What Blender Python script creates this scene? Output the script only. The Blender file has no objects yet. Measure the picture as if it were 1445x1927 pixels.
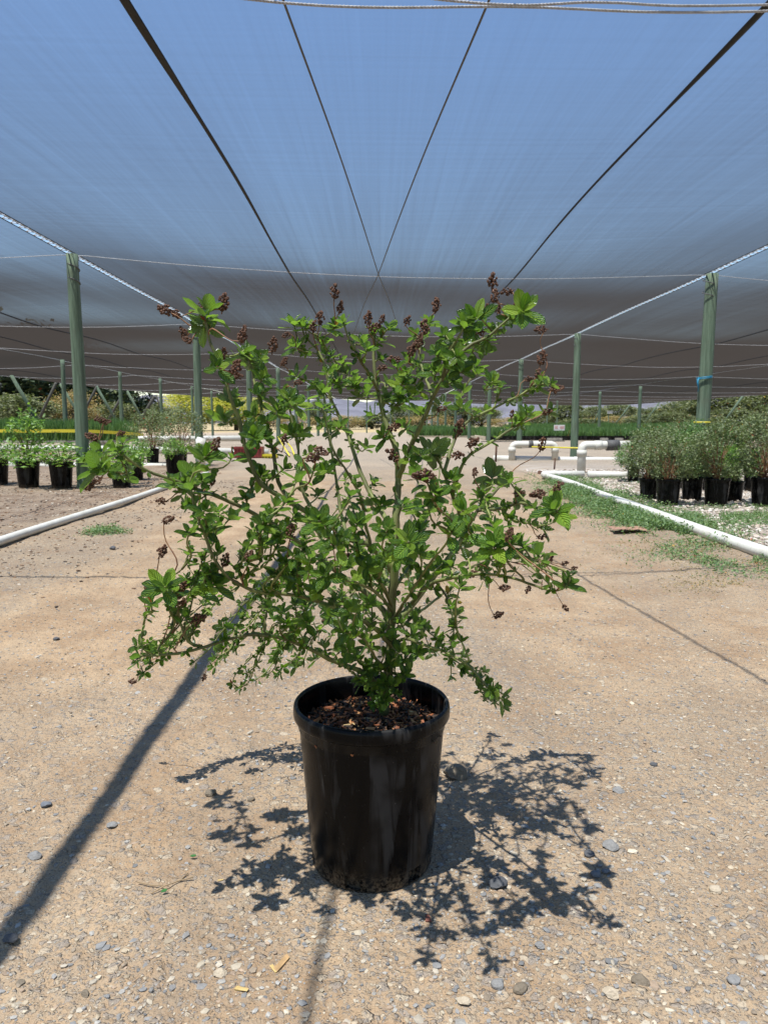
import bpy, math, random
import numpy as np
from mathutils import Vector, Matrix

# ------------------------------------------------------------------ camera, sky, sun, exposure
S = bpy.context.scene
C = S.collection
CAM_H, PITCH, YAW, FPX = 0.85, 6.86, -0.309, 1392.0
cam_data = bpy.data.cameras.new('camera')
cam = bpy.data.objects.new('camera', cam_data); C.objects.link(cam)
cam.location = (0, 0, CAM_H)
cam.rotation_euler = (math.radians(90 - PITCH), 0, math.radians(YAW))
cam_data.sensor_fit = 'VERTICAL'; cam_data.sensor_height = 36.0
cam_data.lens = 36.0 * FPX / 1927.0
cam_data.clip_start = 0.02; cam_data.clip_end = 6000
cam_data.dof.use_dof = True; cam_data.dof.focus_distance = 1.42; cam_data.dof.aperture_fstop = 16.0
S.camera = cam
SUNV = Vector((-0.205, -0.25, 1.0)).normalized()
W = bpy.data.worlds.new('World'); S.world = W; W.use_nodes = True
wn = W.node_tree.nodes; wn.clear()
sky = wn.new('ShaderNodeTexSky'); sky.sky_type = 'NISHITA'; sky.sun_disc = False
sky.sun_elevation = math.asin(SUNV.z); sky.sun_rotation = math.atan2(SUNV.x, SUNV.y)
sky.air_density = 1.25; sky.dust_density = 0.1; sky.ozone_density = 4.0; sky.altitude = 200
bg = wn.new('ShaderNodeBackground'); bg.inputs[1].default_value = 0.113
wo = wn.new('ShaderNodeOutputWorld')
W.node_tree.links.new(sky.outputs[0], bg.inputs[0]); W.node_tree.links.new(bg.outputs[0], wo.inputs[0])
ld = bpy.data.lights.new('sun', 'SUN'); ld.energy = 5.0; ld.angle = math.radians(0.45); ld.color = (1.0, 0.955, 0.88)
sun = bpy.data.objects.new('sun', ld); C.objects.link(sun)
sun.rotation_euler = SUNV.to_track_quat('Z', 'Y').to_euler(); sun.location = (-4, -5, 20)
S.view_settings.view_transform = 'Standard'; S.view_settings.look = 'None'
S.view_settings.gamma = 1.0; S.view_settings.exposure = 0.84; S.view_settings.use_curve_mapping = False
S.cycles.use_denoising = True
S.cycles.max_bounces = 6; S.cycles.diffuse_bounces = 3; S.cycles.glossy_bounces = 2
S.cycles.transmission_bounces = 3; S.cycles.transparent_max_bounces = 12
S.cycles.sample_clamp_indirect = 6.0

# a pixel of the photograph's frame turned into the world point at distance Y (used to measure positions)
_p, _y = math.radians(PITCH), math.radians(YAW)
_R = (Matrix.Rotation(_y, 3, 'Z') @ Matrix.Rotation(math.radians(90) - _p, 3, 'X'))
def ray(px, py):
    return _R @ Vector(((px - 722.5) / FPX, -(py - 963.5) / FPX, -1.0))
def at(px, py, Y):
    r = ray(px, py); k = Y / r.y
    return Vector((r.x * k, Y, CAM_H + r.z * k))
def on_ground(px, py, z=0.0):
    r = ray(px, py); k = (z - CAM_H) / r.z
    return Vector((r.x * k, r.y * k, z))

# ------------------------------------------------------------------ mesh helpers
def link(o, parent=None):
    C.objects.link(o)
    if parent is not None: o.parent = parent
    return o
def tag(o, label=None, cat=None, group=None, kind=None):
    if label: o['label'] = label
    if cat: o['category'] = cat
    if group: o['group'] = group
    if kind: o['kind'] = kind
    return o
def empty(name, loc, label, cat, group=None, rz=0.0):
    o = bpy.data.objects.new(name, None); o.location = loc; o.rotation_euler = (0, 0, rz)
    o.empty_display_size = 0.1
    return tag(link(o), label, cat, group)
def build(name, V, F, mat, parent=None, uv=None, col=None, smooth=True):
    """one mesh object from numpy arrays; F is an (m,k) array or a list of such arrays"""
    V = np.asarray(V, dtype=np.float32).reshape(-1, 3)
    Fs = F if isinstance(F, list) else [F]
    Fs = [np.asarray(f, dtype=np.int32) for f in Fs if len(f)]
    me = bpy.data.meshes.new(name)
    me.vertices.add(len(V)); me.vertices.foreach_set('co', V.ravel())
    loops = np.concatenate([f.ravel() for f in Fs])
    tot = np.concatenate([np.full(len(f), f.shape[1], dtype=np.int32) for f in Fs])
    st = np.concatenate([[0], np.cumsum(tot)[:-1]]).astype(np.int32)
    me.loops.add(len(loops)); me.loops.foreach_set('vertex_index', loops)
    me.polygons.add(len(tot)); me.polygons.foreach_set('loop_start', st); me.polygons.foreach_set('loop_total', tot)
    me.polygons.foreach_set('use_smooth', np.full(len(tot), smooth, dtype=bool))
    me.update(calc_edges=True)
    if uv is not None:
        l = me.uv_layers.new(name='UVMap'); l.data.foreach_set('uv', np.asarray(uv, dtype=np.float32)[loops].ravel())
    if col is not None:
        a = me.color_attributes.new('tint', 'FLOAT_COLOR', 'POINT')
        c = np.ones((len(V), 4), dtype=np.float32); c[:, :3] = col; a.data.foreach_set('color', c.ravel())
    me.validate()
    if mat: me.materials.append(mat)
    o = bpy.data.objects.new(name, me)
    return link(o, parent)
class Acc:
    def __init__(s): s.V = []; s.F = {}; s.n = 0; s.uv = []; s.col = []
    def add(s, V, F, uv=None, col=None):
        V = np.asarray(V, dtype=float).reshape(-1, 3)
        for f in (F if isinstance(F, list) else [F]):
            f = np.asarray(f); s.F.setdefault(f.shape[1], []).append(f + s.n)
        s.V.append(V); s.n += len(V)
        if uv is not None: s.uv.append(uv)
        if col is not None: s.col.append(np.broadcast_to(np.asarray(col, dtype=float), (len(V), 3)))
    def tube(s, pts, rad, sides=8, cap=True, col=None):
        V, F = tube(pts, rad, sides, cap); s.add(V, F, col=col)
    def box(s, c, d, rz=0.0, col=None):
        x, y, z = d[0] / 2, d[1] / 2, d[2] / 2
        V = np.array([(a, b, e) for e in (-z, z) for a, b in ((-x, -y), (x, -y), (x, y), (-x, y))])
        cs, sn = math.cos(rz), math.sin(rz)
        V = V @ np.array([[cs, sn, 0], [-sn, cs, 0], [0, 0, 1]]) + np.asarray(c)
        s.add(V, np.array([(0, 3, 2, 1), (4, 5, 6, 7), (0, 1, 5, 4), (1, 2, 6, 5), (2, 3, 7, 6), (3, 0, 4, 7)]), col=col)
    def make(s, name, mat, parent=None, smooth=True):
        return build(name, np.concatenate(s.V), [np.concatenate(f) for f in s.F.values()], mat, parent,
                     np.concatenate(s.uv) if s.uv else None, np.concatenate(s.col) if s.col else None, smooth)
def tube(pts, rad, sides=8, cap=True):
    P = np.asarray([tuple(p) for p in pts], dtype=float); n = len(P)
    rad = np.full(n, rad, dtype=float) if np.isscalar(rad) else np.asarray(rad, dtype=float)
    T = np.gradient(P, axis=0); T /= np.linalg.norm(T, axis=1)[:, None] + 1e-12
    if cap:
        P = np.vstack([P[:1], P, P[-1:]]); T = np.vstack([T[:1], T, T[-1:]])
        rad = np.concatenate([[1e-5], rad, [1e-5]]); n += 2
    u = np.cross(T[0], (0, 0, 1.0));
    if np.linalg.norm(u) < 1e-3: u = np.cross(T[0], (0, 1.0, 0))
    u /= np.linalg.norm(u); U = []
    for i in range(n):
        u = u - T[i] * np.dot(u, T[i]); u /= np.linalg.norm(u) + 1e-12; U.append(u)
    U = np.array(U); B = np.cross(T, U)
    a = np.linspace(0, 2 * np.pi, sides, endpoint=False)
    V = P[:, None, :] + rad[:, None, None] * (np.cos(a)[None, :, None] * U[:, None, :] + np.sin(a)[None, :, None] * B[:, None, :])
    i = np.arange(n - 1)[:, None] * sides; j = np.arange(sides)[None, :]; k = (j + 1) % sides
    F = np.stack([i + j, i + k, i + sides + k, i + sides + j], axis=-1).reshape(-1, 4)
    return V.reshape(-1, 3), F
def lathe(prof, seg=48, skip=None):
    prof = np.array(prof, dtype=float); n = len(prof)
    a = np.linspace(0, 2 * np.pi, seg, endpoint=False)
    V = np.stack([prof[:, 0][:, None] * np.cos(a), prof[:, 0][:, None] * np.sin(a), np.repeat(prof[:, 1][:, None], seg, 1)], -1).reshape(-1, 3)
    F = [(i * seg + j, i * seg + (j + 1) % seg, (i + 1) * seg + (j + 1) % seg, (i + 1) * seg + j)
         for i in range(n - 1) for j in range(seg) if not (skip and skip(i, j))]
    return V, np.array(F)
def catmull(pts, n=8):
    P = [Vector(p) for p in pts]; P = [P[0] * 2 - P[1]] + P + [P[-1] * 2 - P[-2]]; out = []
    for i in range(1, len(P) - 2):
        for t in np.linspace(0, 1, n, endpoint=False):
            a, b, c, d = P[i - 1], P[i], P[i + 1], P[i + 2]
            out.append(0.5 * (2 * b + (c - a) * t + (2 * a - 5 * b + 4 * c - d) * t * t + (3 * b - a - 3 * c + d) * t ** 3))
    out.append(P[-2].copy()); return out
def inst(TV, TF, M, pos):
    """copies of a template (n,3) by matrices M (N,3,3; columns are the axes) at pos (N,3) as arrays for one mesh"""
    n = len(TV); N = len(pos)
    V = np.einsum('nij,vj->nvi', M, TV) + pos[:, None, :]
    F = (TF[None] + (np.arange(N) * n)[:, None, None]).reshape(-1, TF.shape[1])
    return V.reshape(-1, 3), F
def frames(X, N):
    X = X / (np.linalg.norm(X, axis=1)[:, None] + 1e-9)
    N = N - X * (X * N).sum(1)[:, None]; N /= np.linalg.norm(N, axis=1)[:, None] + 1e-9
    return np.stack([X, np.cross(N, X), N], axis=-1)
def vnoise(x, y, seed=0):
    """smooth value noise on arrays"""
    xi = np.floor(x).astype(np.int64); yi = np.floor(y).astype(np.int64); fx = x - xi; fy = y - yi
    fx = fx * fx * (3 - 2 * fx); fy = fy * fy * (3 - 2 * fy)
    def h(a, b):
        v = (a * 374761393 + b * 668265263 + seed * 1442695041) & 0xffffffff
        v = ((v ^ (v >> 13)) * 1274126177) & 0xffffffff
        return ((v ^ (v >> 16)) & 0xffff) / 65535.0
    return (h(xi, yi) * (1 - fx) + h(xi + 1, yi) * fx) * (1 - fy) + (h(xi, yi + 1) * (1 - fx) + h(xi + 1, yi + 1) * fx) * fy

# ------------------------------------------------------------------ material helpers
class NT:
    def __init__(s, name):
        s.m = bpy.data.materials.new(name); s.m.use_nodes = True; s.t = s.m.node_tree; s.t.nodes.clear()
        s.out = s.t.nodes.new('ShaderNodeOutputMaterial')
    def n(s, typ, ins=None, **kw):
        x = s.t.nodes.new('ShaderNode' + typ)
        for k, v in kw.items(): setattr(x, k, v)
        for k, v in (ins or {}).items():
            if isinstance(v, bpy.types.NodeSocket): s.t.links.new(v, x.inputs[k])
            else:
                if isinstance(v, tuple) and len(v) == 3 and x.inputs[k].type == 'RGBA': v = v + (1.0,)
                x.inputs[k].default_value = v
        return x
    def math(s, op, a, b=0.0, c=None, clamp=False):
        d = {0: a, 1: b}
        if c is not None: d[2] = c
        return s.n('Math', d, operation=op, use_clamp=clamp).outputs[0]
    def mix(s, f, a, b, blend='MIX'):
        x = s.n('MixRGB', {0: f, 1: a, 2: b}, blend_type=blend); return x.outputs[0]
    def ramp(s, v, stops):
        x = s.n('ValToRGB', {0: v}); e = x.color_ramp.elements
        while len(e) < len(stops): e.new(0.5)
        for i, (p, c) in enumerate(stops):
            e[i].position = p; e[i].color = tuple(c) + (1.0,) if not np.isscalar(c) else (c, c, c, 1)
        return x.outputs[0]
    def step(s, v, lo, hi):
        return s.n('MapRange', {0: v, 1: lo, 2: hi, 3: 0.0, 4: 1.0}, interpolation_type='SMOOTHSTEP').outputs[0]
    def noise(s, vec, sc, det=3.0, rough=0.55, dist=0.0):
        return s.n('TexNoise', {'Vector': vec, 'Scale': sc, 'Detail': det, 'Roughness': rough, 'Distortion': dist}).outputs[0]
    def obj(s): return s.n('TexCoord').outputs['Object']
    def scale(s, vec, v): return s.n('Mapping', {'Vector': vec, 'Scale': v}).outputs[0]
    def bsdf(s, col, rough=0.6, bump=None, bstr=0.5, bdist=0.01, spec=0.5, tone=1.0, **kw):
        if tone != 1.0: col = s.mix(1.0, col, (tone, tone, tone), 'MULTIPLY')
        d = {'Base Color': col, 'Roughness': rough, 'Specular IOR Level': spec}; d.update(kw)
        if bump is not None:
            d['Normal'] = s.n('Bump', {'Height': bump, 'Strength': bstr, 'Distance': bdist}).outputs[0]
        return s.n('BsdfPrincipled', d).outputs[0]
    def done(s, sh): s.t.links.new(sh, s.out.inputs[0]); return s.m
def plain(name, col, rough=0.6, var=0.15, sc=20.0, spec=0.4, bstr=0.25):
    t = NT(name); o = t.obj(); n = t.noise(o, sc, 4)
    c = t.mix(t.step(n, 0.3, 0.7), tuple(x * (1 - var) for x in col), tuple(min(1, x * (1 + var)) for x in col))
    return t.done(t.bsdf(c, rough, n, bstr, 0.005, spec, tone=0.78))

# ------------------------------------------------------------------ materials of the place
def mat_ground():
    t = NT('dirt_and_gravel'); o = t.obj()
    sep = t.n('SeparateXYZ', {0: o}); x, y = sep.outputs[0], sep.outputs[1]
    big = t.noise(o, 0.55, 4); mid = t.noise(o, 3.1, 5, 0.6); fine = t.noise(o, 60, 4, 0.65); grit = t.noise(o, 260, 3, 0.7)
    wob = t.math('MULTIPLY', t.math('SUBTRACT', t.noise(o, 1.7, 4), 0.5), 1.3)
    xw = t.math('ADD', x, wob)
    # zones across the road
    leftbed = t.math('MULTIPLY', t.step(xw, -2.75, -3.05), t.step(y, 17.0, 14.0))
    rightbed = t.math('MULTIPLY', t.step(xw, 2.55, 2.85), t.step(y, 17.0, 13.5))
    far = t.step(y, 9.0, 17.0)
    beyond = t.step(t.math('ADD', y, t.math('MULTIPLY', wob, 6.0)), 62.0, 72.0)
    dirt = t.mix(t.step(mid, 0.34, 0.68), (0.370, 0.236, 0.132), (0.530, 0.370, 0.222))
    dirt = t.mix(t.math('MULTIPLY', t.step(big, 0.42, 0.62), 0.45), dirt, (0.310, 0.230, 0.150))
    dirt = t.mix(t.math('MULTIPLY', t.step(fine, 0.45, 0.75), 0.4), dirt, (0.52, 0.40, 0.26))
    dirt = t.mix(t.math('MULTIPLY', t.step(grit, 0.52, 0.66), 0.55), dirt, (0.19, 0.135, 0.085))
    trk = t.noise(t.scale(o, (2.6, 0.35, 1.0)), 1.0, 5, 0.6)
    dirt = t.mix(t.math('MULTIPLY', t.step(trk, 0.50, 0.68), 0.42), dirt, (0.275, 0.205, 0.140))
    dirt = t.mix(t.math('MULTIPLY', t.step(trk, 0.46, 0.30), 0.35), dirt, (0.53, 0.385, 0.235))
    ls = t.mix(t.step(mid, 0.35, 0.62), (0.200, 0.122, 0.070), (0.36, 0.250, 0.160))
    ls = t.mix(t.math('MULTIPLY', t.step(grit, 0.5, 0.7), 0.5), ls, (0.12, 0.08, 0.055))
    fg = t.mix(t.step(fine, 0.35, 0.7), (0.37, 0.285, 0.20), (0.50, 0.40, 0.295))
    rg = t.mix(t.step(mid, 0.4, 0.66), (0.47, 0.40, 0.335), (0.40, 0.32, 0.24))
    c = t.mix(far, dirt, fg)
    c = t.mix(leftbed, c, ls); c = t.mix(rightbed, c, rg)
    c = t.mix(beyond, c, t.mix(t.step(mid, 0.3, 0.7), (0.46, 0.34, 0.19), (0.40, 0.33, 0.14)))
    # stones trodden into the road, two sizes
    warp = t.n('VectorMath', {0: o, 1: t.n('VectorMath', {0: t.n('TexNoise', {'Vector': o, 'Scale': 55.0, 'Detail': 2.0}).outputs[1], 1: (0.02, 0.02, 0.0)}, operation='MULTIPLY').outputs[0]}, operation='ADD').outputs[0]
    warp = t.scale(warp, (1.0, 1.15, 0.2))
    height = t.math('MULTIPLY', fine, 0.35)
    tr1 = t.step(t.math('ABSOLUTE', t.math('ADD', xw, 1.25)), 0.75, 0.30); tr2 = t.step(t.math('ABSOLUTE', t.math('SUBTRACT', xw, 0.75)), 0.42, 0.16)
    lane = t.math('MULTIPLY', t.math('MAXIMUM', tr1, t.math('MULTIPLY', tr2, 0.5)), t.step(y, 1.7, 2.6))
    dens = t.step(t.math('ADD', big, t.math('MULTIPLY', mid, 0.5)), 0.46, 0.84)
    dens = t.math('MULTIPLY', dens, t.math('SUBTRACT', 1.0, t.math('MULTIPLY', lane, 0.9)))
    dens = t.math('ADD', dens, t.math('MULTIPLY', t.step(y, 1.75, 1.0), 0.30), clamp=True)
    c = t.mix(t.math('MULTIPLY', t.math('MULTIPLY', dens, t.step(fine, 0.35, 0.6)), 0.30), c, (0.300, 0.255, 0.200))
    sp = t.n('TexVoronoi', {'Vector': o, 'Scale': 210.0}); sr = t.n('SeparateColor', {0: sp.outputs['Color']})
    fleck = t.math('MULTIPLY', t.step(sp.outputs['Distance'], 0.42, 0.30), t.math('GREATER_THAN', sr.outputs[0], t.math('SUBTRACT', 0.93, t.math('MULTIPLY', dens, 0.10))))
    c = t.mix(t.math('MULTIPLY', fleck, 0.75), c, t.ramp(sr.outputs[1], [(0.0, (0.13, 0.095, 0.065)), (0.45, (0.20, 0.17, 0.14)), (0.55, (0.54, 0.43, 0.29)), (1.0, (0.60, 0.50, 0.36))]))
    lump = t.noise(o, 24.0, 4, 0.62)
    height = t.math('ADD', height, t.math('MULTIPLY', lump, 1.9)); height = t.math('ADD', height, t.math('MULTIPLY', t.noise(o, 75.0, 3, 0.6), 0.9)); height = t.math('ADD', height, t.math('MULTIPLY', fleck, 0.25))
    for sc, thr, bw in ((40.0, 0.50, 0.55), (90.0, 0.52, 0.40), (190.0, 0.55, 0.30)):
        v = t.n('TexVoronoi', {'Vector': warp, 'Scale': sc, 'Randomness': 1.0}, distance='EUCLIDEAN')
        rc = t.n('SeparateColor', {0: v.outputs['Color']})
        on = t.math('GREATER_THAN', rc.outputs[0], t.math('SUBTRACT', 0.97 if sc < 60 else 0.93, t.math('MULTIPLY', dens, 0.50)))
        size = t.math('MULTIPLY', t.math('ADD', t.math('MULTIPLY', rc.outputs[1], 0.25), thr - 0.22), 1.0)
        m = t.math('MULTIPLY', on, t.step(v.outputs['Distance'], size, t.math('SUBTRACT', size, 0.14)))
        sc_col = t.ramp(rc.outputs[2], [(0.0, (0.245, 0.235, 0.225)), (0.35, (0.36, 0.335, 0.30)), (0.55, (0.33, 0.26, 0.20)),
                                        (0.78, (0.53, 0.44, 0.32)), (1.0, (0.62, 0.54, 0.41))])
        c = t.mix(t.math('MULTIPLY', m, 0.66), c, t.mix(t.math('MULTIPLY', grit, 0.5), sc_col, dirt))
        dome = t.math('SUBTRACT', 1.0, t.math('MULTIPLY', v.outputs['Distance'], 0.9))
        height = t.math('ADD', height, t.math('MULTIPLY', t.math('MULTIPLY', m, dome), bw))
    height = t.math('ADD', height, t.math('MULTIPLY', grit, 0.30))
    return t.done(t.bsdf(c, 0.92, height, 1.0, 0.0085, 0.2, tone=0.76))
M = {}
M['ground'] = mat_ground()
def mat_tint(name, rough=0.8, sc=140.0, spec=0.3, bstr=0.4, dist=0.002):
    t = NT(name); o = t.obj(); a = t.n('VertexColor', layer_name='tint').outputs[0]; n = t.noise(o, sc, 4, 0.6)
    c = t.mix(1.0, a, t.mix(n, (0.6, 0.6, 0.6), (1.35, 1.33, 1.28)), 'MULTIPLY')
    return t.done(t.bsdf(c, rough, n, bstr, dist, spec, tone=0.76))
M['stone'] = mat_tint('pebble_stone')
M['chips'] = mat_tint('bark_chips', 0.75, 90.0)

def mat_cloth():
    # woven shade cloth: the open share of the weave falls with the path length through it
    t = NT('shade_cloth'); g = t.n('NewGeometry'); o = t.obj()
    d = t.n('VectorMath', {0: g.outputs['Incoming'], 1: g.outputs['Normal']}, operation='DOT_PRODUCT').outputs['Value']
    c = t.math('MAXIMUM', t.math('ABSOLUTE', d), 0.02)
    st = t.noise(t.scale(o, (22.0, 0.22, 1.0)), 1.0, 5, 0.7)
    st2 = t.noise(t.scale(o, (3.0, 0.08, 1.0)), 1.0, 3, 0.6)
    cr = t.noise(t.scale(o, (0.25, 16.0, 1.0)), 1.0, 3, 0.6)
    tau = t.math('ADD', 0.246, t.math('MULTIPLY', t.math('SUBTRACT', st, 0.5), 0.065))
    tau = t.math('ADD', tau, t.math('MULTIPLY', t.math('SUBTRACT', st2, 0.5), 0.04))
    tau = t.math('ADD', tau, t.math('MULTIPLY', t.math('SUBTRACT', cr, 0.5), 0.04))
    spk = t.n('TexVoronoi', {'Vector': o, 'Scale': 2.3}); speck = t.math('LESS_THAN', spk.outputs['Distance'], 0.012)
    tau = t.math('ADD', tau, t.math('MULTIPLY', speck, 0.9))
    tau = t.math('MAXIMUM', tau, 0.03)
    T = t.math('EXPONENT', t.math('MULTIPLY', t.math('POWER', t.math('DIVIDE', tau, c), 1.9), -1.0))
    dif = t.n('BsdfDiffuse', {'Color': (0.088, 0.080, 0.074)}).outputs[0]
    tr = t.n('BsdfTranslucent', {'Color': (0.034, 0.031, 0.030)}).outputs[0]
    th = t.n('MixShader', {0: 0.42, 1: dif, 2: tr}).outputs[0]
    return t.done(t.n('MixShader', {0: T, 1: th, 2: t.n('BsdfTransparent', {'Color': (0.89, 0.94, 1.0)}).outputs[0]}).outputs[0])
M['cloth'] = mat_cloth()
M['seam'] = plain('black_seam_tape', (0.008, 0.007, 0.006), 0.7, 0.5, 30)
M['wire'] = plain('galvanised_wire', (0.42, 0.42, 0.42), 0.45, 0.2, 60)
M['dark_wire'] = plain('weathered_cord', (0.10, 0.10, 0.10), 0.7, 0.2, 60)
M['rope'] = plain('white_lacing_rope', (0.62, 0.64, 0.68), 0.7, 0.15, 80)
def mat_post(name, a, b, c3):
    t = NT(name); o = t.obj()
    st = t.noise(t.scale(o, (30, 30, 1.6)), 1.0, 5, 0.65); bl = t.noise(o, 3.0, 4)
    c = t.mix(t.step(st, 0.35, 0.65), a, b); c = t.mix(t.math('MULTIPLY', t.step(bl, 0.5, 0.7), 0.55), c, c3)
    ck = t.noise(t.scale(o, (60, 60, 2.2)), 1.0, 2)
    c = t.mix(t.math('MULTIPLY', t.step(ck, 0.64, 0.70), 0.6), c, (0.05, 0.055, 0.04))
    return t.done(t.bsdf(c, 0.8, st, 0.5, 0.01, 0.25, tone=0.80))
M['post'] = mat_post('green_treated_wood', (0.085, 0.125, 0.080), (0.155, 0.215, 0.145), (0.120, 0.130, 0.090))
M['post_dark'] = mat_post('dark_weathered_wood', (0.05, 0.05, 0.045), (0.10, 0.095, 0.08), (0.07, 0.075, 0.06))
def mat_pvc():
    t = NT('white_pvc'); o = t.obj(); n = t.noise(o, 6, 5, 0.65); f = t.noise(o, 70, 3)
    c = t.mix(t.math('MULTIPLY', t.step(n, 0.42, 0.72), 0.45), (0.74, 0.71, 0.62), (0.50, 0.44, 0.33))
    c = t.mix(t.math('MULTIPLY', t.step(f, 0.6, 0.7), 0.35), c, (0.40, 0.34, 0.25))
    return t.done(t.bsdf(c, 0.5, f, 0.1, 0.002, 0.4, tone=0.76))
M['pvc'] = mat_pvc()
def mat_plastic():
    t = NT('black_pot_plastic'); o = t.obj()
    sk = t.n('Mapping', {'Vector': o, 'Rotation': (0.0, 0.16, 0.0), 'Scale': (26, 26, 3.0)}).outputs[0]
    n = t.noise(sk, 1.0, 4, 0.6, 0.6); f = t.noise(o, 160, 4, 0.7); b = t.noise(o, 9, 3)
    k = t.math('MULTIPLY', t.step(n, 0.48, 0.62), t.step(b, 0.38, 0.6))
    c = t.mix(t.math('MULTIPLY', k, 0.55), (0.0025, 0.0025, 0.0028), (0.060, 0.056, 0.053))
    c = t.mix(t.math('MULTIPLY', t.step(f, 0.66, 0.74), 0.5), c, (0.16, 0.14, 0.12))
    sep = t.n('SeparateXYZ', {0: o})
    z = sep.outputs[2]
    c = t.mix(t.math('MULTIPLY', t.step(z, 0.05, 0.0), t.math('MULTIPLY', t.step(f, 0.4, 0.6), 0.5)), c, (0.20, 0.15, 0.10))
    return t.done(t.bsdf(c, t.math('ADD', 0.26, t.math('MULTIPLY', k, 0.3)), f, 0.08, 0.001, 0.13))
M['pot'] = mat_plastic()
M['soil'] = plain('potting_soil', (0.040, 0.022, 0.013), 0.95, 0.7, 120, 0.1, 0.8)
def mat_leaf(name, dark, light, young, under, gloss=0.36, veins=True, trans=0.30):
    t = NT(name); a = t.n('VertexColor', layer_name='tint').outputs[0]
    ac = t.n('SeparateColor', {0: a}); r1, r2, r3 = ac.outputs[0], ac.outputs[1], ac.outputs[2]
    c = t.mix(r1, dark, light); c = t.mix(t.step(r2, 0.62, 0.98), c, young)
    h = None
    if veins:
        uv = t.n('TexCoord').outputs['UV']; s = t.n('SeparateXYZ', {0: uv}); u, v = s.outputs[0], s.outputs[1]
        av = t.math('ABSOLUTE', t.math('SUBTRACT', v, 0.5))          # 0 at the midrib, 0.5 at the edge
        ph = t.math('SUBTRACT', u, t.math('MULTIPLY', av, 0.95))
        w = t.math('SINE', t.math('MULTIPLY', ph, 36.0))
        vein = t.math('MULTIPLY', t.step(w, -0.35, -0.95), t.step(av, 0.5, 0.2))
        mid = t.step(av, 0.045, 0.012)
        vm = t.math('MAXIMUM', vein, mid)
        c = t.mix(t.math('MULTIPLY', vm, 0.60), c, young)
        h = t.math('ADD', t.math('MULTIPLY', w, 0.5), t.math('MULTIPLY', t.step(av, 0.10, 0.0), -1.2))
    bf = t.n('NewGeometry').outputs['Backfacing']
    c = t.mix(t.math('MULTIPLY', bf, 0.7), c, under)
    c = t.mix(t.math('GREATER_THAN', r3, 0.9965), c, (0.42, 0.26, 0.03))
    c = t.mix(t.math('MULTIPLY', t.math('GREATER_THAN', r3, 0.9965), t.math('LESS_THAN', r1, 0.6)), c, (0.34, 0.08, 0.03))
    kw = dict(bump=h, bstr=1.0, bdist=0.0034) if h is not None else {}
    b = t.bsdf(c, gloss, spec=0.95 if veins else 0.5, **kw)
    tr = t.n('BsdfTranslucent', {'Color': t.mix(1.0, c, (1.6, 1.9, 0.7), 'MULTIPLY')}).outputs[0]
    return t.done(t.n('MixShader', {0: trans, 1: b, 2: tr}).outputs[0])
M['leaf'] = mat_leaf('veined_leaf', (0.022, 0.072, 0.010), (0.125, 0.255, 0.028), (0.30, 0.44, 0.055), (0.15, 0.23, 0.06), 0.28)
M['shrub_leaf'] = mat_leaf('grey_green_leaf', (0.055, 0.080, 0.026), (0.150, 0.185, 0.075), (0.22, 0.25, 0.11), (0.14, 0.16, 0.08), 0.55, False, 0.2)
M['lime_leaf'] = mat_leaf('bright_green_leaf', (0.05, 0.12, 0.02), (0.14, 0.26, 0.04), (0.30, 0.42, 0.08), (0.16, 0.24, 0.08), 0.5, False, 0.3)
M['grass_leaf'] = mat_leaf('seedling_green', (0.042, 0.105, 0.025), (0.095, 0.195, 0.042), (0.17, 0.27, 0.06), (0.09, 0.16, 0.05), 0.6, False, 0.25)
M['weed_leaf'] = mat_leaf('low_weed_green', (0.055, 0.11, 0.035), (0.12, 0.19, 0.06), (0.20, 0.27, 0.10), (0.12, 0.17, 0.07), 0.6, False, 0.25)
M['dark_tree'] = mat_leaf('dark_tree_leaf', (0.012, 0.026, 0.010), (0.035, 0.060, 0.022), (0.09, 0.11, 0.03), (0.03, 0.05, 0.02), 0.6, False, 0.15)
M['yellow_tree'] = mat_leaf('yellow_blossom', (0.20, 0.20, 0.035), (0.42, 0.38, 0.06), (0.55, 0.48, 0.08), (0.30, 0.30, 0.06), 0.7, False, 0.3)
M['olive_tree'] = mat_leaf('olive_foliage', (0.055, 0.070, 0.030), (0.13, 0.15, 0.065), (0.24, 0.24, 0.11), (0.11, 0.13, 0.07), 0.7, False, 0.2)
M['dry_bush'] = mat_leaf('dry_brush', (0.17, 0.13, 0.06), (0.30, 0.24, 0.11), (0.36, 0.20, 0.07), (0.25, 0.2, 0.1), 0.8, False, 0.2)
def mat_bark(name, a, b):
    t = NT(name); o = t.obj(); n = t.noise(t.scale(o, (90, 90, 40)), 1.0, 4); l = t.noise(o, 14, 3)
    c = t.mix(t.step(l, 0.35, 0.65), a, b); c = t.mix(t.math('MULTIPLY', t.step(n, 0.5, 0.7), 0.4), c, tuple(x * 0.45 for x in a))
    return t.done(t.bsdf(c, 0.65, n, 0.35, 0.002, 0.35))
M['stem'] = mat_bark('olive_green_stem', (0.085, 0.085, 0.030), (0.17, 0.19, 0.055))
M['twig'] = mat_bark('green_twig', (0.10, 0.095, 0.03), (0.20, 0.22, 0.06))
M['red_twig'] = mat_bark('reddish_stalk', (0.16, 0.065, 0.035), (0.26, 0.13, 0.06))
M['bark'] = mat_bark('brown_bark', (0.06, 0.045, 0.03), (0.11, 0.085, 0.055))
M['seed'] = plain('dry_seed_capsule', (0.115, 0.052, 0.027), 0.7, 0.6, 400, 0.3)
M['hill'] = plain('hazed_hillside', (0.150, 0.150, 0.180), 0.95, 0.2, 0.02, 0.1, 0.0)  # bluish grey base colour carries the distance haze; no air is modelled
M['tape'] = plain('yellow_tape', (0.72, 0.60, 0.04), 0.45, 0.05, 30)
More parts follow.
